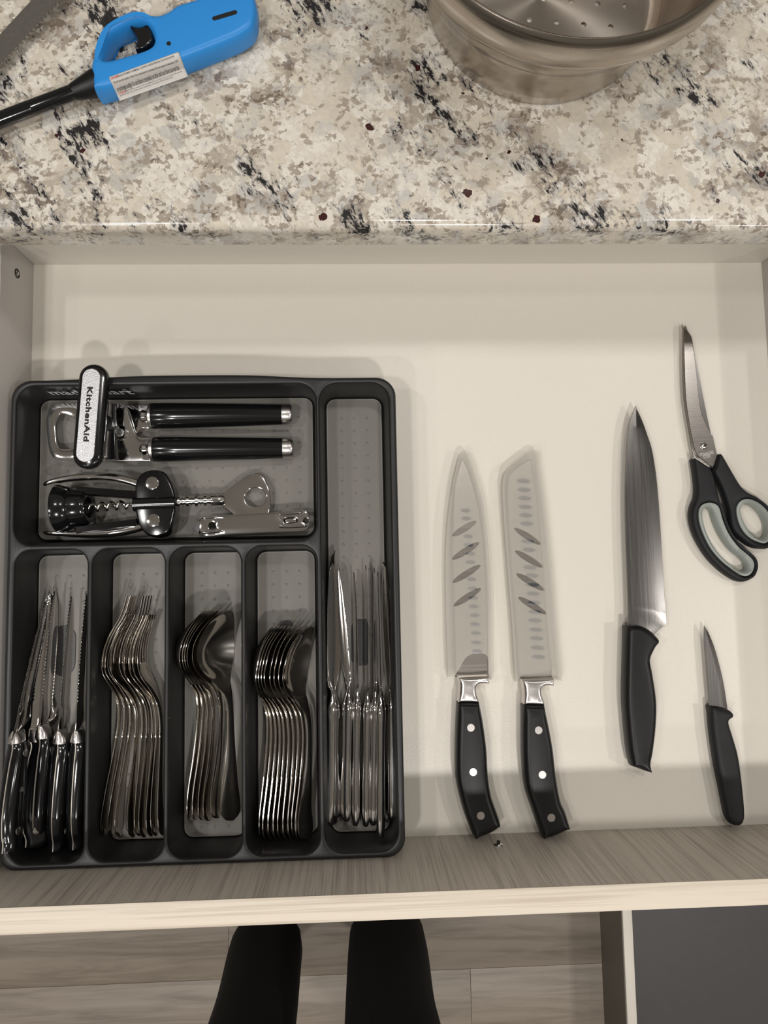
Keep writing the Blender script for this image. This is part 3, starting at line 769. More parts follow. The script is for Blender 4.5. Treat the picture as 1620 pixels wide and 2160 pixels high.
# paring knife
pk = thing('paring_knife', tuple(at(1525, 1560, 0)), 'small paring knife with thin black handle and short plain blade', 'knife')
zb = .0070
sp = Q([(888, 175), (885, 300), (900, 500), (915, 700), (932, 895), (935, 940)], zb)
ed = Q([(892, 175), (930, 240), (985, 380), (1040, 580), (1075, 750), (1102, 935), (1104, 960)], zb)
bv = Q([(890, 177), (908, 250), (945, 380), (995, 580), (1030, 750), (1060, 925), (1062, 955)], zb)
blade_rows('blade', sp, bv, ed, zb - .0008, zb + .0008, zb - .0004, M['blade'], pk, 40)
hd = Q([(918, 900, 'c'), (1000, 905), (1090, 930), (1130, 965), (1128, 1000), (1095, 1045), (1130, 1170), (1180, 1350), (1215, 1600), (1238, 1850), (1232, 1930), (1205, 1975), (1160, 1985), (1110, 1965), (1078, 1915), (1060, 1850), (1020, 1650), (970, 1400), (930, 1100)], .008)
slab('handle', [crv(hd, 6)], dome(.0058, .0006, .0150, 6, 2.3), M['blackm'], pk, 60)

# the two knives in frosted sheaths
A_ = lambda pts, z: S(pts, 880, 920, 3.857, z)
B_ = lambda pts, z: S(pts, 920, 1360, 4.909, z)
def sheathed(name, label, sheath, bottom, blade, slots, dimples, dr, bol, hnd, rivets, serr):
    r0 = B_([hnd[0]], 0)[0]
    kn = thing(name, (r0[0], r0[1], 0), label, 'knife')
    zb = .0085
    bl = A_(blade, zb)
    bo = slab('blade', [crv(bl, 6)], [(.0004, zb - .0009), (0, zb - .0002), (0, zb + .0002), (.0010, zb + .0009)], M['bladex'], kn, 20)
    V0 = None
    for c in dimples:
        q = A_([c], zb)[0]
        slab('hollow', [disc(q[0], q[1], dr[0] / 2330, 16, dr[1] / 2330, math.radians(-4))], [(0, zb + .0006), (0, zb + .00105), (.0002, zb + .0011)], M['hollow'], bo, 30)
    slab('bolster', [crv(B_(bol, .010), 5)], dome(.0042, .0012, .0185, 6, 2.6), M['satin'], kn, 50)
    slab('handle', [[(x, max(y, DY0 + .0008)) for x, y in crv(B_(hnd, .0135), 6)]], dome(.0062, .0006, .0215, 6, 2.3), M['blacks'], kn, 60)
    for c in rivets:
        q = B_([c], .0205)[0]
        slab('rivet', [disc(q[0], q[1], .0037, 20)], [(0, .0185), (0, .0213), (.0004, .0217)], M['satin'], kn, 40)
    # sheath: its own thing around the blade
    u0 = A_([sheath[0]], 0)[0]
    sh = thing(name.replace('knife', 'knife_sheath'), (u0[0], u0[1], 0), label.split(' in a ')[0].replace('black riveted handle', 'sheath') if False else 'frosted plastic blade sheath with four slanted slots, ' + ('pointed tip' if not serr else 'angled blunt tip'), 'sheath')
    zl, zh = .0050, .0118
    op = crv(A_(sheath, zh), 6, False); up = crv(A_(bottom, zh), 6, False)
    loop = op + up
    holes = []
    for (p, q) in slots:
        a, b = (np.array(A_([t], zh)[0]) for t in (p, q))
        c = (a + b) / 2; d = b - a
        holes.append(disc(c[0], c[1], np.linalg.norm(d) / 2, 28, .0029, math.atan2(d[1], d[0])))
    slab('front_shell', [loop] + holes, [(0, zh - .0009), (0, zh - .0001), (.0003, zh + .0003)], M['frost'], sh, 40)
    lo = crv(A_(sheath, zl), 6, False)
    slab('back_shell', [lo], [(0, .0012), (0, .0022)], M['frost'], sh, 40)
    mid = np.array(crv(A_(sheath, zh), 6, False)); e = np.gradient(mid, axis=0); nn = np.stack([-e[:, 1], e[:, 0]], 1); nn /= np.linalg.norm(nn, axis=1, keepdims=True)
    cen = mid.mean(0); sgn = 1 if np.sum(nn * (cen - mid)) > 0 else -1
    inn = mid + nn * sgn * .0022
    slab('edge_wall', [[tuple(v) for v in mid] + [tuple(v) for v in inn[::-1]]], [(0, .0022), (0, zh - .0009)], M['frost'], sh, 40)
dimA = [(392, 605), (398, 670), (412, 815), (415, 885), (430, 955), (432, 1025), (440, 1165), (448, 1240), (455, 1315), (458, 1385), (466, 1458), (468, 1530), (475, 1603), (478, 1680), (485, 1750)]
sheathed('carving_knife', 'carving knife with black three-rivet handle in a pointed frosted sheath',
    [(250, 1960), (240, 1700), (235, 1500), (230, 1250), (230, 1000), (245, 700), (285, 400), (320, 240), (342, 155), (375, 122), (410, 142), (440, 210), (470, 300), (540, 560), (580, 900), (600, 1300), (598, 1700), (605, 1980)],
    [(578, 1980), (575, 1800), (520, 1768), (470, 1768), (400, 1800), (345, 1890), (305, 1958)],
    [(310, 1960, 'c'), (300, 1500), (287, 1100), (285, 800), (300, 420), (335, 260), (362, 170, 'c'), (420, 290), (500, 580), (540, 880), (560, 1200), (575, 1600), (578, 1960, 'c')],
    [((288, 812), (482, 692)), ((285, 1003), (505, 865)), ((290, 1190), (515, 1050)), ((298, 1382), (520, 1238))], dimA, (10.5, 4.6),
    [(215, 325, 'c'), (370, 318), (540, 310, 'c'), (540, 395, 'c'), (470, 398), (425, 412), (410, 470), (440, 590, 'c'), (216, 590, 'c'), (228, 450), (226, 380)],
    [(215, 588, 'c'), (440, 588, 'c'), (480, 780), (520, 1080), (535, 1350), (565, 1550), (600, 1660), (657, 1830), (640, 1885), (560, 1940), (440, 1982), (390, 1980), (330, 1850), (270, 1680), (215, 1450), (195, 1250), (200, 900)],
    [(358, 857), (382, 1315), (460, 1767)], False)
serr = []
edgeB = [(945, 290), (975, 500), (1000, 770), (1020, 1000), (1040, 1280), (1060, 1600), (1095, 1900)]
dd = np.array(crv(edgeB, 40, False)); arc = np.r_[0, np.cumsum(np.linalg.norm(np.diff(dd, axis=0), axis=1))]
for t in np.arange(0, arc[-1], 9.0):
    x, y = np.interp(t, arc, dd[:, 0]), np.interp(t, arc, dd[:, 1])
    serr.append((x - 7 + 9 * abs(math.sin(math.pi * t / 72)), y))
dimB = [(862, 366), (866, 437), (872, 505), (878, 576), (882, 645), (888, 713), (895, 855), (905, 925), (915, 1068), (930, 1135), (935, 1210), (940, 1282), (950, 1355), (955, 1430), (955, 1500), (962, 1575), (968, 1645), (975, 1722), (985, 1797)]
sheathed('bread_knife', 'wide serrated bread knife with black three-rivet handle in a blunt frosted sheath',
    [(800, 2000), (785, 1750), (770, 1500), (748, 1250), (730, 1000), (710, 750), (695, 500), (695, 380), (715, 290), (780, 230), (860, 170), (915, 125), (945, 115), (985, 140), (1000, 250), (1030, 470), (1060, 700), (1110, 1200), (1145, 1650), (1180, 1990)],
    [(1140, 1950), (1000, 1958), (840, 1962)],
    [(832, 1965, 'c'), (800, 1500), (760, 1000), (735, 600), (730, 420), (742, 330), (780, 280), (850, 225), (930, 180, 'c')] + serr + [(1095, 1960, 'c')],
    [((792, 748), (1005, 880)), ((798, 932), (1022, 1066)), ((808, 1118), (1035, 1254)), ((825, 1310), (1052, 1446))], dimB, (14.5, 5.0),
    [(865, 345, 'c'), (1030, 338), (1200, 330, 'c'), (1200, 415, 'c'), (1130, 420), (1092, 435), (1080, 480), (1112, 615, 'c'), (888, 615, 'c'), (890, 480), (880, 400)],
    [(888, 613, 'c'), (1112, 613, 'c'), (1160, 830), (1205, 1080), (1235, 1350), (1280, 1600), (1330, 1720), (1370, 1860), (1350, 1905), (1230, 1965), (1130, 1998), (1100, 1990), (1060, 1900), (990, 1700), (920, 1480), (890, 1200), (885, 900)],
    [(1058, 883), (1097, 1343), (1190, 1788)], True)

# scissors
C_ = lambda pts, z: S(pts, 1420, 900, 6.17, z)
sc = thing('scissors', tuple(at(1500, 1000, 0)), 'closed kitchen scissors with black handles and grey soft-grip finger loops', 'scissors')
low = K([(648, 108), (640, 120), (640, 400), (650, 650), (685, 880), (722, 1090), (735, 1110), (850, 1180), (880, 1150), (860, 1000), (800, 700), (690, 150)], .0050)
slab('blade', [crv(low, 5)], [(.0006, .0038), (0, .0045), (0, .0052), (.0006, .0060)], M['satin'], sc, 25)
upb = K([(660, 112, 'c'), (688, 142), (712, 178, 'c'), (760, 420), (820, 720), (860, 910), (876, 940), (910, 1090, 'c'), (875, 1180, 'c'), (765, 1095, 'c'), (738, 1050), (700, 880), (668, 650), (657, 400), (652, 150)], .0075)
slab('blade', [crv(upb, 6)], [(.0003, .0062), (0, .0066), (0, .0078), (.0005, .0084)], M['scis'], sc, 25)
gr = K([(716, 190, 'c'), (760, 420), (820, 720), (860, 912, 'c'), (815, 830), (775, 700), (745, 420)], .0084)
slab('ground_edge', [crv(gr, 5)], [(0, .0080), (.0003, .00865)], M['blade'], sc, 30)
q = K([(812, 1008)], .009)[0]
slab('pivot_screw', [disc(q[0], q[1], .0036, 24)], [(0, .007), (0, .0094), (.0008, .0103), (.002, .0108)], M['chrome'], sc, 30)
for a in (0, math.pi / 2):
    slab('screw_slot', [disc(q[0], q[1], .0024, 8, .0004, a + .5)], [(0, .0100), (0, .0109)], M['hole'], sc, 30)
t0, t1, t2 = (np.array([*K([p], .0085)[0], .00845]) for p in ((780, 1090), (884, 1068), (776, 1068)))
text_mesh('steel_mark', 'STAINLESS', t0, t1 - t0, t2 - t0, M['etch'], sc, 0, 1, .0002)
t0, t1, t2 = (np.array([*K([p], .0085)[0], .00845]) for p in ((806, 1106), (862, 1095), (802, 1086)))
text_mesh('steel_mark', 'STEEL', t0, t1 - t0, t2 - t0, M['etch'], sc, 0, 1, .0002)
h1 = [(245, 418, 'c'), (300, 425), (400, 490), (480, 545, 'c'), (520, 640), (560, 820), (610, 1000), (660, 1160), (720, 1290), (800, 1430), (900, 1560), (1000, 1650), (1070, 1720), (1100, 1820), (1060, 1940), (980, 2000), (890, 2020), (780, 1990), (620, 1880), (460, 1720), (330, 1520), (250, 1330), (218, 1150), (240, 1020), (280, 920), (290, 780), (270, 600)]
g1 = [(340, 1100), (380, 1020), (470, 988), (560, 1010), (610, 1070), (650, 1220), (730, 1400), (850, 1560), (980, 1670), (1045, 1740), (1060, 1820), (1020, 1910), (940, 1945), (840, 1900), (650, 1760), (500, 1590), (400, 1400), (345, 1230)]
i1 = [(365, 1110), (400, 1060), (450, 1055), (495, 1100), (530, 1220), (620, 1420), (740, 1590), (880, 1710), (940, 1790), (930, 1860), (860, 1880), (720, 1800), (560, 1630), (440, 1430), (380, 1250)]
h2 = [(575, 370), (620, 370), (660, 430), (780, 640), (870, 780), (960, 860), (1080, 920), (1234, 1050), (1335, 1200), (1365, 1340), (1325, 1480), (1230, 1580), (1130, 1590), (1000, 1560), (850, 1450), (780, 1380), (730, 1280), (700, 1080), (640, 880), (560, 690), (500, 580, 'c'), (530, 520)]
g2 = [(830, 1080), (870, 980), (960, 940), (1080, 970), (1200, 1060), (1290, 1200), (1312, 1340), (1280, 1450), (1210, 1512), (1150, 1510), (1030, 1460), (930, 1370), (860, 1240)]
i2 = [(855, 1100), (880, 1030), (930, 1005), (1020, 1030), (1130, 1130), (1190, 1250), (1200, 1370), (1160, 1440), (1080, 1450), (970, 1360), (890, 1220)]
for h, g, i, z0, z1 in ((h1, g1, i1, .0008, .0128), (h2, g2, i2, .0012, .0134)):
    hl = slab('handle', [crv(C_(h, .009), 5), crv(C_(g, z1 - .0006), 5)], [(.0022, z0), (.0008, z0 + .0012), (0, z0 + .004), (0, z1 - .005), (.0007, z1 - .0018), (.0020, z1 - .0003), (.0028, z1)], M['blackm'], sc, 60)
    gl = crv(C_(g, z1 - .0006), 5); il = crv(C_(i, .0065), 5)
    # soft inner ring: upper edge follows the handle opening, lower edge is narrower
    def resamp(l, n=80):
        a = np.array(l + [l[0]]); d = np.r_[0, np.cumsum(np.linalg.norm(np.diff(a, axis=0), axis=1))]; t = np.linspace(0, d[-1], n, endpoint=False)
        return np.stack([np.interp(t, d, a[:, 0]), np.interp(t, d, a[:, 1])], 1)
    go, io = resamp(gl), resamp(il); k0 = int(np.argmin(np.linalg.norm(io - go[0], axis=1))); io = np.roll(io, -k0, 0)
    rings = [[(*p, z0 + .0006) for p in go], [(*p, z1 - .0012) for p in go], [(*(p + (r - p) * .35), z1 - .0006) for p, r in zip(go, io)],
             [(*(p + (r - p) * .8), z1 - .0025) for p, r in zip(go, io)], [(*p, z1 - .0055) for p in io], [(*p, z0 + .0008) for p in io], [(*p, z0 + .0006) for p in go]]
    V, F = loft(rings, True, False); mk('soft_grip', V, F, M['grip'], hl, 60)

# ------------------------------------------------------------------ tools in the big compartment
# can opener
D_ = lambda pts, z: S(pts, 80, 750, 6.75, z)
T_ = lambda pts, z: S(pts, 0, 740, 2.314, z)
co = thing('can_opener', tuple(at(290, 910, MZ)), 'black and chrome can opener with two round handles and a long silver turning key', 'can opener')
zp = .0165
pl_ = D_([(120, 1000), (132, 860), (200, 725), (300, 685), (530, 678), (900, 680), (1190, 690), (1260, 760), (1320, 950), (1370, 1090), (1450, 1165), (1600, 1178, 'c'), (1600, 1495, 'c'), (900, 1497), (480, 1497), (300, 1485), (200, 1430), (150, 1290)], zp)
ph = D_([(245, 1080), (240, 980), (262, 890), (310, 835), (430, 850), (520, 905), (570, 1000), (575, 1180), (545, 1280), (470, 1325), (390, 1335), (300, 1320), (258, 1230)], zp)
slab('bottle_opener_plate', [crv(pl_, 5), crv(ph, 5)], rnd(.0005, zp - .0026, zp, 2), M['chrome'], co, 30)
jw = D_([(1080, 712, 'c'), (1400, 712), (1620, 712, 'c'), (1620, 1010), (1480, 1040), (1400, 1110), (1330, 1000), (1250, 800)], zp - .004)
slab('jaw_plate', [crv(jw, 5)], rnd(.0004, zp - .0056, zp - .0030, 2), M['chrome'], co, 30)
hs_ = D_([(1005, 690, 'c'), (1095, 690, 'c'), (1120, 1495, 'c'), (975, 1495, 'c')], zp + .002)
slab('gear_housing', [hs_], rnd(.0008, zp - .001, zp + .0045, 2), M['black'], co, 30)
hs2 = D_([(965, 660, 'c'), (1028, 655, 'c'), (975, 1450, 'c'), (918, 1448, 'c')], zp + .010)
slab('gear_strip', [hs2], rnd(.0006, zp - .001, zp + .011, 2), M['satin'], co, 30)
q = D_([(1175, 1100)], zp)[0]
slab('pivot_washer', [disc(q[0], q[1], .0070, 28)], rnd(.0008, zp - .0005, zp + .0016, 3), M['chrome'], co, 30)
slab('pivot_pin', [disc(q[0], q[1], .0037, 22)], rnd(.0006, zp, zp + .0026, 3), M['satin'], co, 30)
kz0, kz1 = .0492, .0580
a, b = D_([(775, 310)], kz1)[0], D_([(690, 1400)], kz1)[0]
key = slab('turning_key', [stadium(a, b, 204 / 6.75 / 1500 * (CAM_H - kz1) * 1.02, 14)], [(.0016, kz0), (0, kz0 + .002), (0, kz1 - .0035), (.0010, kz1 - .0012), (.0030, kz1)], M['black'], co, 60)
ia, ib = D_([(762, 310)], kz1)[0], D_([(673, 1390)], kz1)[0]
slab('silver_inlay', [stadium(ia, ib, 124 / 6.75 / 1500 * (CAM_H - kz1) * 1.02, 14)], [(0, kz1 - .0006), (0, kz1 + .0002), (.0003, kz1 + .0005)], M['alu'], key, 40)
kc = .5 * (np.array(a) + np.array(b)) - np.array((.000, .000))
V, F = lathe_axis((kc[0], kc[1], zp - .001), (0, 0, 1), [(0, .0085), (.012, .0085), (.014, .0062), (kz0 - zp + .002, .0062)], 24); mk('key_shaft', V, F, M['blacks'], co)
w0, w1, w2 = (np.array([*D_([p], kz1)[0], kz1 + .0006]) for p in ((705, 448), (648, 1225), (786, 452)))
text_mesh('key_lettering', 'KitchenAid', w0, w1 - w0, w2 - w0, M['hole'], key, .035, 1.08, .0002)
for name_, c0, c1, e0, e1, r0, r1 in (('handle', (735, 319), (748, 319), (1378, 312), (1428, 312), 64, 50), ('handle', (740, 481), (755, 481), (1382, 476), (1434, 476), 62, 51)):
    zh_ = MZ + .0126
    p0, p1, p2, p3 = (np.array([*T_([p], zh_)[0], zh_]) for p in (c0, c1, e0, e1))
    kx = 1 / 2.314 / 1500 * (CAM_H - zh_)
    d = p2 - p1; L1 = np.linalg.norm(d); R0, R1 = r0 * kx, r1 * kx
    V, F = lathe_axis(p1, d, [(0, R0 * .96)] + [(L1 * t, R0 + (R1 - R0) * t ** 1.3) for t in (.01, .2, .4, .6, .8, 1)], 28); h_ = mk('handle', V, F, M['black'], co, 50)
    d2 = p1 - p0; L0 = np.linalg.norm(d2)
    V, F = lathe_axis(p0 - d / L1 * .001, d, [(0, R0 * .84), (.0012, R0 * .98), (L0 + .001, R0 * 1.0)], 28); mk('collar', V, F, M['satin'], h_, 40)
    L2 = np.linalg.norm(p3 - p2)
    V, F = lathe_axis(p2, d, [(0, R1), (L2 * .75, R1 * .98), (L2 * .95, R1 * .85), (L2, R1 * .6)], 28); mk('end_cap', V, F, M['satin'], h_, 40)
    V, F = lathe_axis(p0 - d / L1 * .010, d, [(0, R0 * .30), (.003, R0 * .5), (.006, R0 * .42), (.011, R0 * .62)], 16); mk('handle_neck', V, F, M['chrome'], h_, 40)

# winged corkscrew
E_ = lambda pts, z: S(pts, 80, 980, 2.7, z)
def e3(x, y, z): return np.array([*E_([(x, y)], z)[0], z])
ks = 1 / 2.7 / 1500 * (CAM_H - .02)
cs = thing('winged_corkscrew', tuple(at(320, 1062, MZ)), 'black winged corkscrew with chrome levers and pierced chrome handle', 'corkscrew')
cz_ = MZ + .0218
axd = e3(770, 219, cz_) - e3(130, 254, cz_); axd /= np.linalg.norm(axd)
o_ = e3(112, 253, cz_ + .0)
u_ = ks * 1.0
bell = [(0, 128), (6, 135), (20, 134), (78, 116), (84, 108), (88, 104), (150, 98), (165, 94), (176, 86)]
inn_ = [(170, 60), (60, 78), (4, 118)]
V, F = lathe_axis(o_, axd, [(s * u_, r * u_) for s, r in bell + inn_ + [(0, 128)]], 40, False); mk('bell', V, F, M['black'], cs, 40)
for ya, yb in ((150, 176), (374, 332)):
    a, b = e3(235, ya, cz_), e3(575, yb, cz_)
    wv = np.array((0, 1, 0)) * 44 * u_; zv = np.array((0, 0, 1)) * .0055
    rings = [[p + wv * .5 + zv, p + wv * .38 + zv * 1.35, p - wv * .38 + zv * 1.35, p - wv * .5 + zv, p - wv * .5 - zv, p + wv * .5 - zv] for p in (a, a * .5 + b * .5, b)]
    V, F = loft(rings); mk('frame_bar', V, F, M['jet'], cs, 30)
hdz = cz_ + .0075
out_ = E_([(548, 150, 'c'), (552, 110), (575, 60), (620, 33), (670, 28), (720, 45), (758, 100), (780, 165), (785, 230), (770, 310), (752, 370), (712, 405), (660, 414), (610, 395), (572, 345), (552, 270, 'c')], hdz)
slab('head', [crv(out_, 6)], dome(.0022, cz_ - .0105, hdz, 4, 3.5), M['black'], cs, 50)
V, F = lathe_axis(e3(546, 226, hdz - .004), e3(780, 218, hdz - .004) - e3(546, 226, hdz - .004), [(0, 38 * u_), (2 * u_, 41 * u_), (230 * u_, 41 * u_), (234 * u_, 37 * u_)], 28); mk('guide_barrel', V, F, M['black'], cs, 40)
for c in ((651, 106), (657, 318)):
    q = E_([c], hdz)[0]
    slab('rivet', [disc(q[0], q[1], 37 * u_, 26)], rnd(.0005, hdz - .002, hdz + .0009, 3), M['chrome'], cs, 40)
# rack with collar
a = e3(778, 213, cz_ - .002); b = e3(1060, 201, MZ + .0105); L1 = np.linalg.norm(b - a); prof_ = [(0, 19 * u_)]
for k in range(4):
    s = (18 + k * 49) * u_
    prof_ += [(s - 8 * u_, 19 * u_), (s - 6 * u_, 30 * u_), (s + 10 * u_, 30 * u_), (s + 12 * u_, 19 * u_), (s + 22 * u_, 19 * u_), (s + 24 * u_, 24 * u_), (s + 28 * u_, 24 * u_), (s + 30 * u_, 19 * u_)]
prof_ += [(196 * u_, 19 * u_), (198 * u_, 31 * u_), (262 * u_, 32 * u_), (272 * u_, 27 * u_), (L1, 24 * u_)]
V, F = lathe_axis(a, b - a, prof_, 26); mk('rack_shaft', V, F, M['chrome'], cs, 35)
# worm
c0, c1 = e3(285, 246, cz_ + .004), e3(555, 226, cz_ + .004); path = []; dx = (c1 - c0); n_ = 90
side = np.cross(dx / np.linalg.norm(dx), (0, 0, 1.))
for k in range(n_ + 1):
    t = k / n_; r = 20 * u_ * (1 if t < .78 else max(.05, 1 - (t - .78) / .12)); ph_ = 2 * math.pi * t * 5.0
    path.append(c0 + dx * t + side * r * math.cos(ph_) + np.array((0, 0, 1)) * r * math.sin(ph_))
V, F = tube(path, [8.5 * u_ * min(1, .3 + t * 6 / n_) for t in range(n_ + 1)], 10); mk('worm', V, F, M['chrome'], cs, 50)
# levers
def lever(pts, wid, dz):
    c = [np.array(p) for p in crv(E_(pts, cz_), 6, False)]; m = len(c); rings = []
    for i, p in enumerate(c):
        t = c[min(i + 1, m - 1)] - c[max(i - 1, 0)]; t /= np.linalg.norm(t); nv = np.array((-t[1], t[0])); k = i / (m - 1)
        w = np.interp(k, [0, .04, .3, .7, 1], wid) * u_ / 2; h = np.interp(k, [0, .1, .6, 1], [.002, .0052, .0062, .0045])
        r = []
        for q in range(12):
            an = 2 * math.pi * q / 12; r.append((*(p + nv * w * math.copysign(abs(math.cos(an)) ** .8, math.cos(an))), cz_ + dz + h * math.copysign(abs(math.sin(an)) ** .8, math.sin(an))))
        rings.append(r)
    V, F = loft(rings); mk('lever', V, F, M['chrome'], cs, 50)
lever([(36, 116), (90, 98), (180, 80), (300, 70), (430, 74), (540, 98), (600, 120)], [14, 26, 36, 44, 50], 0)
lever([(36, 388), (120, 392), (240, 395), (360, 394), (470, 384), (560, 362), (610, 340)], [14, 26, 36, 46, 52], 0)
pz = MZ + .0085
hp = E_([(1048, 178), (1100, 132), (1180, 73), (1240, 52), (1282, 66), (1315, 130), (1328, 200), (1316, 280), (1285, 340), (1240, 358), (1170, 330), (1110, 285), (1050, 232)], pz)
q = E_([(1240, 188)], pz)[0]
slab('handle_plate', [crv(hp, 6), disc(q[0], q[1], 59 * u_, 32, 54 * u_)], rnd(.0012, pz - .0025, pz + .0020, 3), M['chrome'], cs, 40)

# church-key opener, bent strip lying against the compartment wall
G_ = lambda pts, z: S(pts, 400, 980, 5.786, z)
bo_ = thing('bottle_opener', tuple(at(540, 1104, MZ)), 'flat chrome can piercer and bottle opener with one pointed end', 'bottle opener')
gz = MZ + .0140
def strip():
    up_ = crv(G_([(112, 700), (150, 650), (210, 628), (430, 614), (760, 598), (1070, 580), (1380, 556), (1445, 600), (1468, 680)], gz), 6, False)
    lo_ = crv(G_([(112, 800), (150, 840), (215, 884), (440, 860), (760, 842), (1090, 825), (1385, 810), (1448, 770), (1468, 690)], gz), 6, False)
    ol = up_ + lo_[::-1]
    hc = G_([(1420, 685)], gz)[0]; r = 38 / 5.786 / 1500 * (CAM_H - gz)
    win = crv(G_([(1158, 652), (1300, 645), (1310, 705), (1160, 716)], gz), 3)
    wn2 = crv(G_([(236, 712), (312, 706), (316, 782), (240, 788)], gz), 3)
    return slab('strip', [ol, disc(hc[0], hc[1], r, 18), win, wn2], rnd(.0003, gz - .0012, gz, 2), M['chrome'], bo_, 30)
strip()
for pts in ([(150, 655), (300, 640), (415, 652)], [(150, 832), (300, 822), (415, 808)], [(1080, 612), (1200, 600), (1380, 585)], [(1085, 752), (1200, 762), (1440, 748)]):
    c = crv(G_(pts, gz), 6, False); V, F = tube([(x, y, gz) for x, y in c], [.0004] + [.0011] * (len(c) - 2) + [.0004], 8); mk('stiffening_rib', V, F, M['chrome'], bo_, 50)
pt_ = G_([(2, 770, 'c'), (112, 668, 'c'), (150, 690), (150, 830), (115, 850, 'c')], gz - .003)
slab('pierce_point', [crv(pt_, 3)], [(0, MZ + .0010), (.0002, MZ + .0022)], M['hollow'], bo_, 20)
V, F = loft([[(*G_([(140, y)], gz)[0], gz) for y in (660, 840)], [(*G_([(112, y)], gz)[0], gz - .001) for y in (672, 840)], [(*G_([(100, y)], gz)[0], gz - .0045) for y in (690, 830)], [(*G_([(112, y)], gz)[0], gz - .0049) for y in (690, 830)]], False, False)
o = mk('bent_end', V, F, M['chrome'], bo_, 60); md = o.modifiers.new('thickness', 'SOLIDIFY'); md.thickness = .0008
o = bo_
cl_ = crv(G_([(1160, 655), (1240, 650), (1310, 648)], gz), 4, False)
qa = G_([(1170, 662), (1300, 655), (1300, 705), (1170, 712)], gz - .003)
slab('lifting_tab', [qa], rnd(.0003, gz - .0045, gz - .0030, 2), M['chrome'], bo_, 30)

# ------------------------------------------------------------------ on the worktop
H_ = lambda pts, z: S(pts, 0, 0, 2.613, z)
lt = thing('gas_lighter', tuple(at(370, 90, CT1)), 'blue long-nosed gas lighter with white warning label lying on the worktop', 'lighter')
lz0, lz1 = CT1 + .0006, CT1 + .0215; lm = CT1 + .012
bd = H_([(540, 532, 'c'), (522, 470), (520, 390), (550, 300), (580, 220), (620, 165), (740, 115), (800, 110), (880, 125), (940, 105), (990, 70), (1100, 35), (1140, 15), (1220, 0), (1300, -22), (1370, -18), (1405, 10), (1422, 60), (1425, 110), (1408, 185), (1350, 235), (1250, 282), (1000, 380), (800, 452), (620, 522)], lm)
th = H_([(575, 312), (600, 230), (640, 180), (740, 130), (800, 135), (838, 180), (848, 240), (815, 278), (690, 318), (590, 340)], lz1 - .004)
sa, sb = (np.array(H_([p], lz1)[0]) for p in ((1182, 102), (1295, 68)))
hc = H_([(930, 240)], lz1)[0]
lb = slab('lighter_body', [crv(bd, 6), crv(th, 5)], dome(.0052, lz0, lz1, 6, 2.6), M['blue'], lt, 60)
slab('fuel_window', [stadium(sa, sb, .0016, 8)], [(0, lz1 - .001), (0, lz1 + .00015)], M['hole'], lb, 30)
slab('screw_hole', [disc(hc[0], hc[1], .0016, 16)], [(0, lz1 - .001), (0, lz1 + .00015)], M['hole'], lb, 30)
tg = H_([(728, 172), (780, 180), (830, 165), (852, 240), (815, 285), (758, 298), (768, 250), (752, 210)], lm)
slab('trigger', [crv(tg, 4)], rnd(.0015, lz0 + .004, lz1 - .004, 3), M['black'], lt, 40)
# nozzle
na, nb = H_([(530, 460)], lm)[0], H_([(404, 508)], lm)[0]; nc = H_([(-420, 822)], lm)[0]
v2 = np.array([nb[0] - na[0], nb[1] - na[1], 0]); kk_ = 1 / 2.613 / 1500 * (CAM_H - lm)
V, F = lathe_axis((na[0], na[1], lm), v2, [(-.002, 74 * kk_), (0, 74 * kk_), (np.linalg.norm(v2) * .92, 47 * kk_), (np.linalg.norm(v2), 44 * kk_)], 28); mk('nozzle_collar', V, F, M['blacks'], lt, 40)
v3 = np.array([nc[0] - nb[0], nc[1] - nb[1], 0])
V, F = lathe_axis((nb[0], nb[1], lm), v3, [(-.004, 42 * kk_), (.03, 43 * kk_), (.0305, 42 * kk_), (.032, 42 * kk_), (.0325, 43 * kk_), (np.linalg.norm(v3), 40 * kk_)], 28); mk('nozzle_tube', V, F, M['black'], lt, 40)
st_ = H_([(598, 440, 'c'), (606, 426), (970, 290), (985, 290, 'c'), (1000, 305), (1020, 370, 'c'), (632, 508, 'c')], lz1 - .0005)
# the label wraps over the rounded lower edge of the body, so give it the height of the shell under it
cen = np.array(H_([(800, 390)], lm)[0]); ln_a, ln_b = (np.array(H_([p], lm)[0]) for p in ((620, 522), (1000, 380)))
dl = (ln_b - ln_a) / np.linalg.norm(ln_b - ln_a); nl = np.array((-dl[1], dl[0])); nl = nl if nl @ (cen - ln_a) > 0 else -nl
def shell_z(x, y):
    d = float(nl @ (np.array((x, y)) - ln_a)); d = max(0., d)
    if d >= .0052: return lz1
    t = 1 - d / .0052; s = 1 - t ** 2.6
    return (lz0 + lz1) / 2 + (lz1 - lz0) / 2 * max(s, 0) ** (1 / 2.6)
g0, g1, g2, g3 = (np.array(p) for p in H_([(602, 430), (985, 290), (1020, 368), (634, 506)], lz1))
V, F = [], []; n1, n2 = 24, 14
for i in range(n1 + 1):
    for j in range(n2 + 1):
        s, t = i / n1, j / n2; p = (g0 * (1 - s) + g1 * s) * (1 - t) + (g3 * (1 - s) + g2 * s) * t
        V.append((p[0], p[1], shell_z(*p) + .0008))
for i in range(n1):
    for j in range(n2):
        a = i * (n2 + 1) + j; F.append((a, a + 1, a + n2 + 2, a + n2 + 1))
lab = mk('warning_label', V, F, M['paper'], lt, 60); md = lab.modifiers.new('thickness', 'SOLIDIFY'); md.thickness = .0002; md.offset = 0
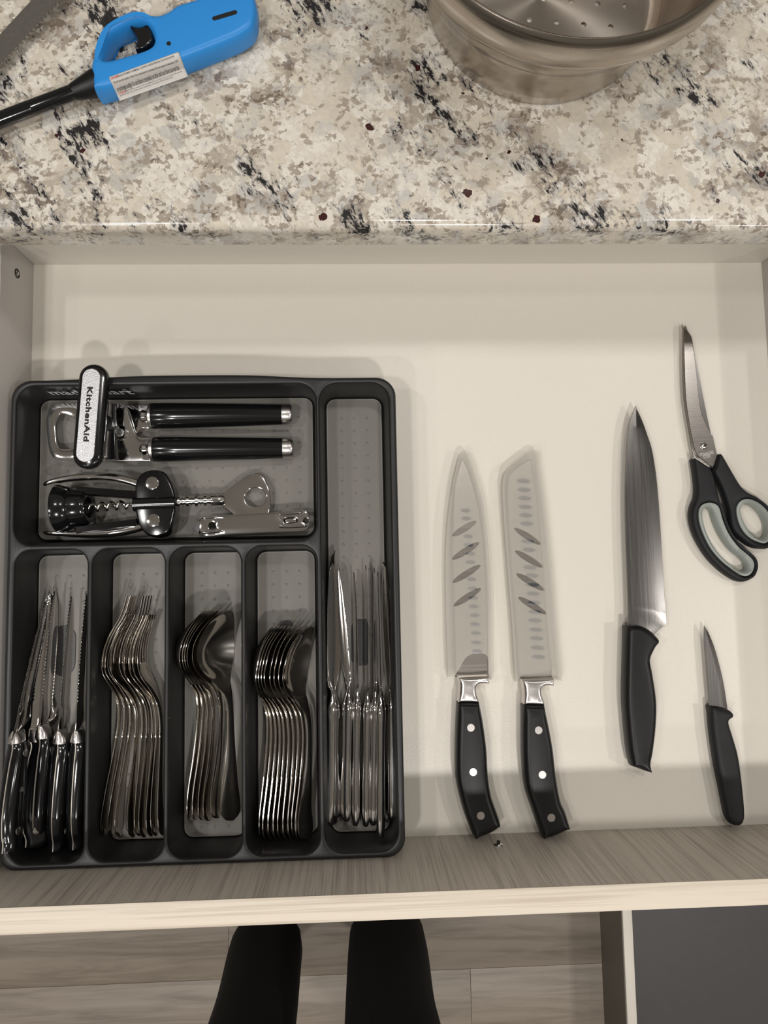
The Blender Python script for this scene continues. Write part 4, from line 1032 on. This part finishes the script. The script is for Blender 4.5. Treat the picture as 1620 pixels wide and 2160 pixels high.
lines = [(.06, .20, .10, .92, 'DANGER EXTREMELY FLAMMABLE. CONTENTS UNDER PRESSURE. CONTAINS BUTANE', 'ink'), (.05, .36, .03, .95, 'Do not use near sparks or flame. Do not puncture or incinerate. Do not expose to heat above 120°F', 'ink'),
         (.05, .50, .03, .93, 'or prolonged sunlight. Be sure flame is completely out after each use. Never use near face', 'ink'), (.05, .64, .12, .95, 'KEEP OUT OF REACH OF CHILDREN. Do not keep lit for more than 30 seconds', 'ink'), (.05, .78, .03, .80, 'Ignite away from face and clothing. Contains flammable gas', 'ink')]
for k, (lh, t, s0, s1, txt, mm) in enumerate(lines):
    def on(s, t_):
        p = (g0 * (1 - s) + g1 * s) * (1 - t_) + (g3 * (1 - s) + g2 * s) * t_; return np.array((p[0], p[1], shell_z(*p) + .0013))
    o0 = on(s0, t); xv = on(s1, t) - o0; yv = on(s0, t - .09) - o0
    text_mesh('warning_text', txt, o0, xv, yv, M[mm], lab, .01, 1, .0003)
for t, w in ((.20, 'DANGER'), (.64, 'WARNING')):
    o0 = on(.02, t); text_mesh('warning_word', '▲' + w if False else w, o0, on(.13, t) - o0, on(.02, t - .11) - o0, M['redink'], lab, .02, 1, .0005)

# bread-saw blade at the corner of the worktop
bz = CT1 + .010
kb = thing('long_serrated_knife', tuple(at(20, 60, CT1)), 'long serrated knife blade at the top left corner of the worktop', 'knife')
e0, e1 = np.array((132., 0.)), np.array((0., 143.5)); ev = (e1 - e0) / np.linalg.norm(e1 - e0)
ee = []; Ln = 560
for t in np.arange(-300, 330, 1.5):
    p = e0 + ev * t; ee.append((p[0] - .7 * 4.5 * abs(math.sin(math.pi * t / 10.5)), p[1] - .7 * 4.5 * abs(math.sin(math.pi * t / 10.5))))
off = np.array((-.735, -.70)) * 46
sp0, sp1 = e0 + ev * -300 + off, e0 + ev * 250 + off
pts = [tuple(p) for p in ee] + [tuple(e0 + ev * 320 + off * .5), tuple(sp1), tuple(sp0)]
wv_ = [(at(x, y, bz)[0], at(x, y, bz)[1]) for x, y in pts]
slab('blade', [wv_], [(.0002, bz - .0009), (0, bz), (.0003, bz + .0009)], M['kb'], kb, 25)
hb0 = e0 + ev * -290 + off * .5; hb1 = e0 + ev * -620 + off * .55
p0, p1 = at(*hb0, bz), at(*hb1, bz)
V, F = lathe_axis(p0, p1 - p0, [(0, .007), (.004, .0095), (.04, .0098), (.075, .0088), (.105, .0098), (.113, .007)], 24); mk('handle', V, F, M['blacks'], kb, 50)

# steamer insert
PC = (.1455, .4285); pb = CT1
pt = thing('steamer_insert', (PC[0], PC[1], pb), 'round brushed steel steamer insert with perforated bottom standing on the worktop', 'pot')
def ring_mesh(name, prof, mat, n=96, smooth=30):
    V, F = [], []
    for r, z in prof: V += [(PC[0] + r * math.cos(2 * math.pi * k / n), PC[1] + r * math.sin(2 * math.pi * k / n), pb + z) for k in range(n)]
    for i in range(len(prof) - 1):
        F += [(i * n + k, i * n + (k + 1) % n, (i + 1) * n + (k + 1) % n, (i + 1) * n + k) for k in range(n)]
    return mk(name, V, F, mat, pt, smooth)
outer = [(.0830, .0008), (.0850, .0012), (.0862, .0032), (.0900, .020), (.0938, .036), (.0962, .046), (.0972, .0475), (.0985, .0490), (.1015, .0600), (.1030, .0660), (.1062, .0690), (.1085, .0700), (.1105, .0730)]
ring_mesh('outer_wall', outer, M['pot'])
rim_ = [(.1105, .0730), (.1150, .0770), (.1175, .0830), (.1184, .0900), (.1184, .0980), (.1176, .1030), (.1160, .1048), (.1142, .1042), (.1132, .1020)]
ring_mesh('rolled_rim', rim_, M['pot'], 96, 60)
ring_mesh('inner_wall', [(.1132, .1020), (.1110, .0940), (.1085, .0800), (.1050, .0740), (.1000, .0660), (.0960, .0500), (.0915, .0280), (.0890, .0140), (.0862, .0060), (.0820, .0026), (.0800, .0020)], M['potin'], 96, 40)
hz = pb + .0020; hl_ = []
h0 = np.array(at(860 + 670 / 2.1316, 100 / 2.1316, hz)[:2]); hx = np.array(at(860 + 913 / 2.1316, 120 / 2.1316, hz)[:2]) - h0; hx /= 2
hy = np.array((-hx[1], hx[0])); s3 = math.sqrt(3) / 2
for j in range(-3, 9):
    for i in range(-7, 8):
        p = h0 + hx * (i + (.5 if j % 2 else 0)) + hy * j * s3
        if math.hypot(p[0] - PC[0], p[1] - PC[1]) < .072: hl_.append(disc(p[0], p[1], .0021, 12))
slab('perforated_bottom', [disc(PC[0], PC[1], .0802, 96)] + hl_, [(0, hz - .0006), (0, hz)], M['potin'], pt, 40)

# ------------------------------------------------------------------ below the drawer front
gp_ = thing('grey_panel', (.75, -.75, FLOOR), 'dark grey flat panel with pale edge strip, low at the bottom right', 'panel')
pzt = -.645
box('panel_top', (.4775, -1.25, FLOOR), (1.1, -.32, pzt), M['darkpanel'], gp_, .001)
box('pale_edge', (.4605, -1.25, FLOOR), (.4775, -.32, pzt + .002), M['palepanel'], gp_, .001)
box('side_skin', (.4590, -1.25, FLOOR), (.4604, -.32, pzt - .001), M['sideskin'], gp_, 0)

# person standing at the drawer, seen from the knees down
def person():
    me = bpy.data.meshes.new('person'); bm = bmesh.new()
    sk = [  # (x, y, z, rx, ry), parent
        ((-.050, -.66, .16), .15, .115, None), ((-.050, -.66, .27), .145, .11, 0),
        ((-.150, -.66, .06), .090, .090, 0), ((-.158, -.645, -.14), .076, .078, 2), ((-.154, -.625, -.31), .065, .066, 3), ((-.157, -.640, -.45), .067, .066, 4), ((-.164, -.640, -.60), .068, .068, 5), ((-.164, -.635, -.70), .066, .066, 6),
        ((.055, -.66, .06), .090, .090, 0), ((.060, -.645, -.14), .078, .078, 8), ((.040, -.625, -.31), .077, .074, 9), ((.039, -.640, -.45), .076, .072, 10), ((.043, -.640, -.60), .078, .074, 11), ((.043, -.635, -.70), .076, .072, 12)]
    vs = [bm.verts.new(s[0]) for s in sk]
    for v, s in zip(vs, sk):
        if s[3] is not None: bm.edges.new((vs[s[3]], v))
    bm.to_mesh(me); bm.free()
    o = bpy.data.objects.new('person', me); COL.objects.link(o); me.materials.append(M['cloth'])
    md = o.modifiers.new('skin', 'SKIN')
    if not me.skin_vertices: me.attributes  # layer is made by the modifier
    with bpy.context.temp_override(object=o, active_object=o, selected_objects=[o]):
        if not me.skin_vertices: bpy.ops.mesh.customdata_skin_add()
    for d, s in zip(me.skin_vertices[0].data, sk): d.radius = (s[1], s[2])
    me.skin_vertices[0].data[0].use_root = True
    sb = o.modifiers.new('smooth', 'SUBSURF'); sb.levels = 2; sb.render_levels = 2
    md.use_smooth_shade = True
    tag(o, 'person in black trousers standing close to the open drawer, only lower legs visible', 'person')
    for cx in (-.158, .052):
        rings = []
        for t, w, h in ((0, .025, .05), (.02, .036, .065), (.08, .037, .075), (.15, .042, .055), (.22, .044, .042), (.265, .034, .034), (.28, .015, .022)):
            y = -.705 + t
            rings.append([(cx + w * math.cos(a), y, FLOOR + max(.0, h * (math.sin(a) * .5 + .5) * 1.15 - .004) + .0005) for a in (2 * math.pi * k / 16 for k in range(16))])
        V, F = loft(rings); mk('shoe', V, F, M['shoe'], o, 60)
person()
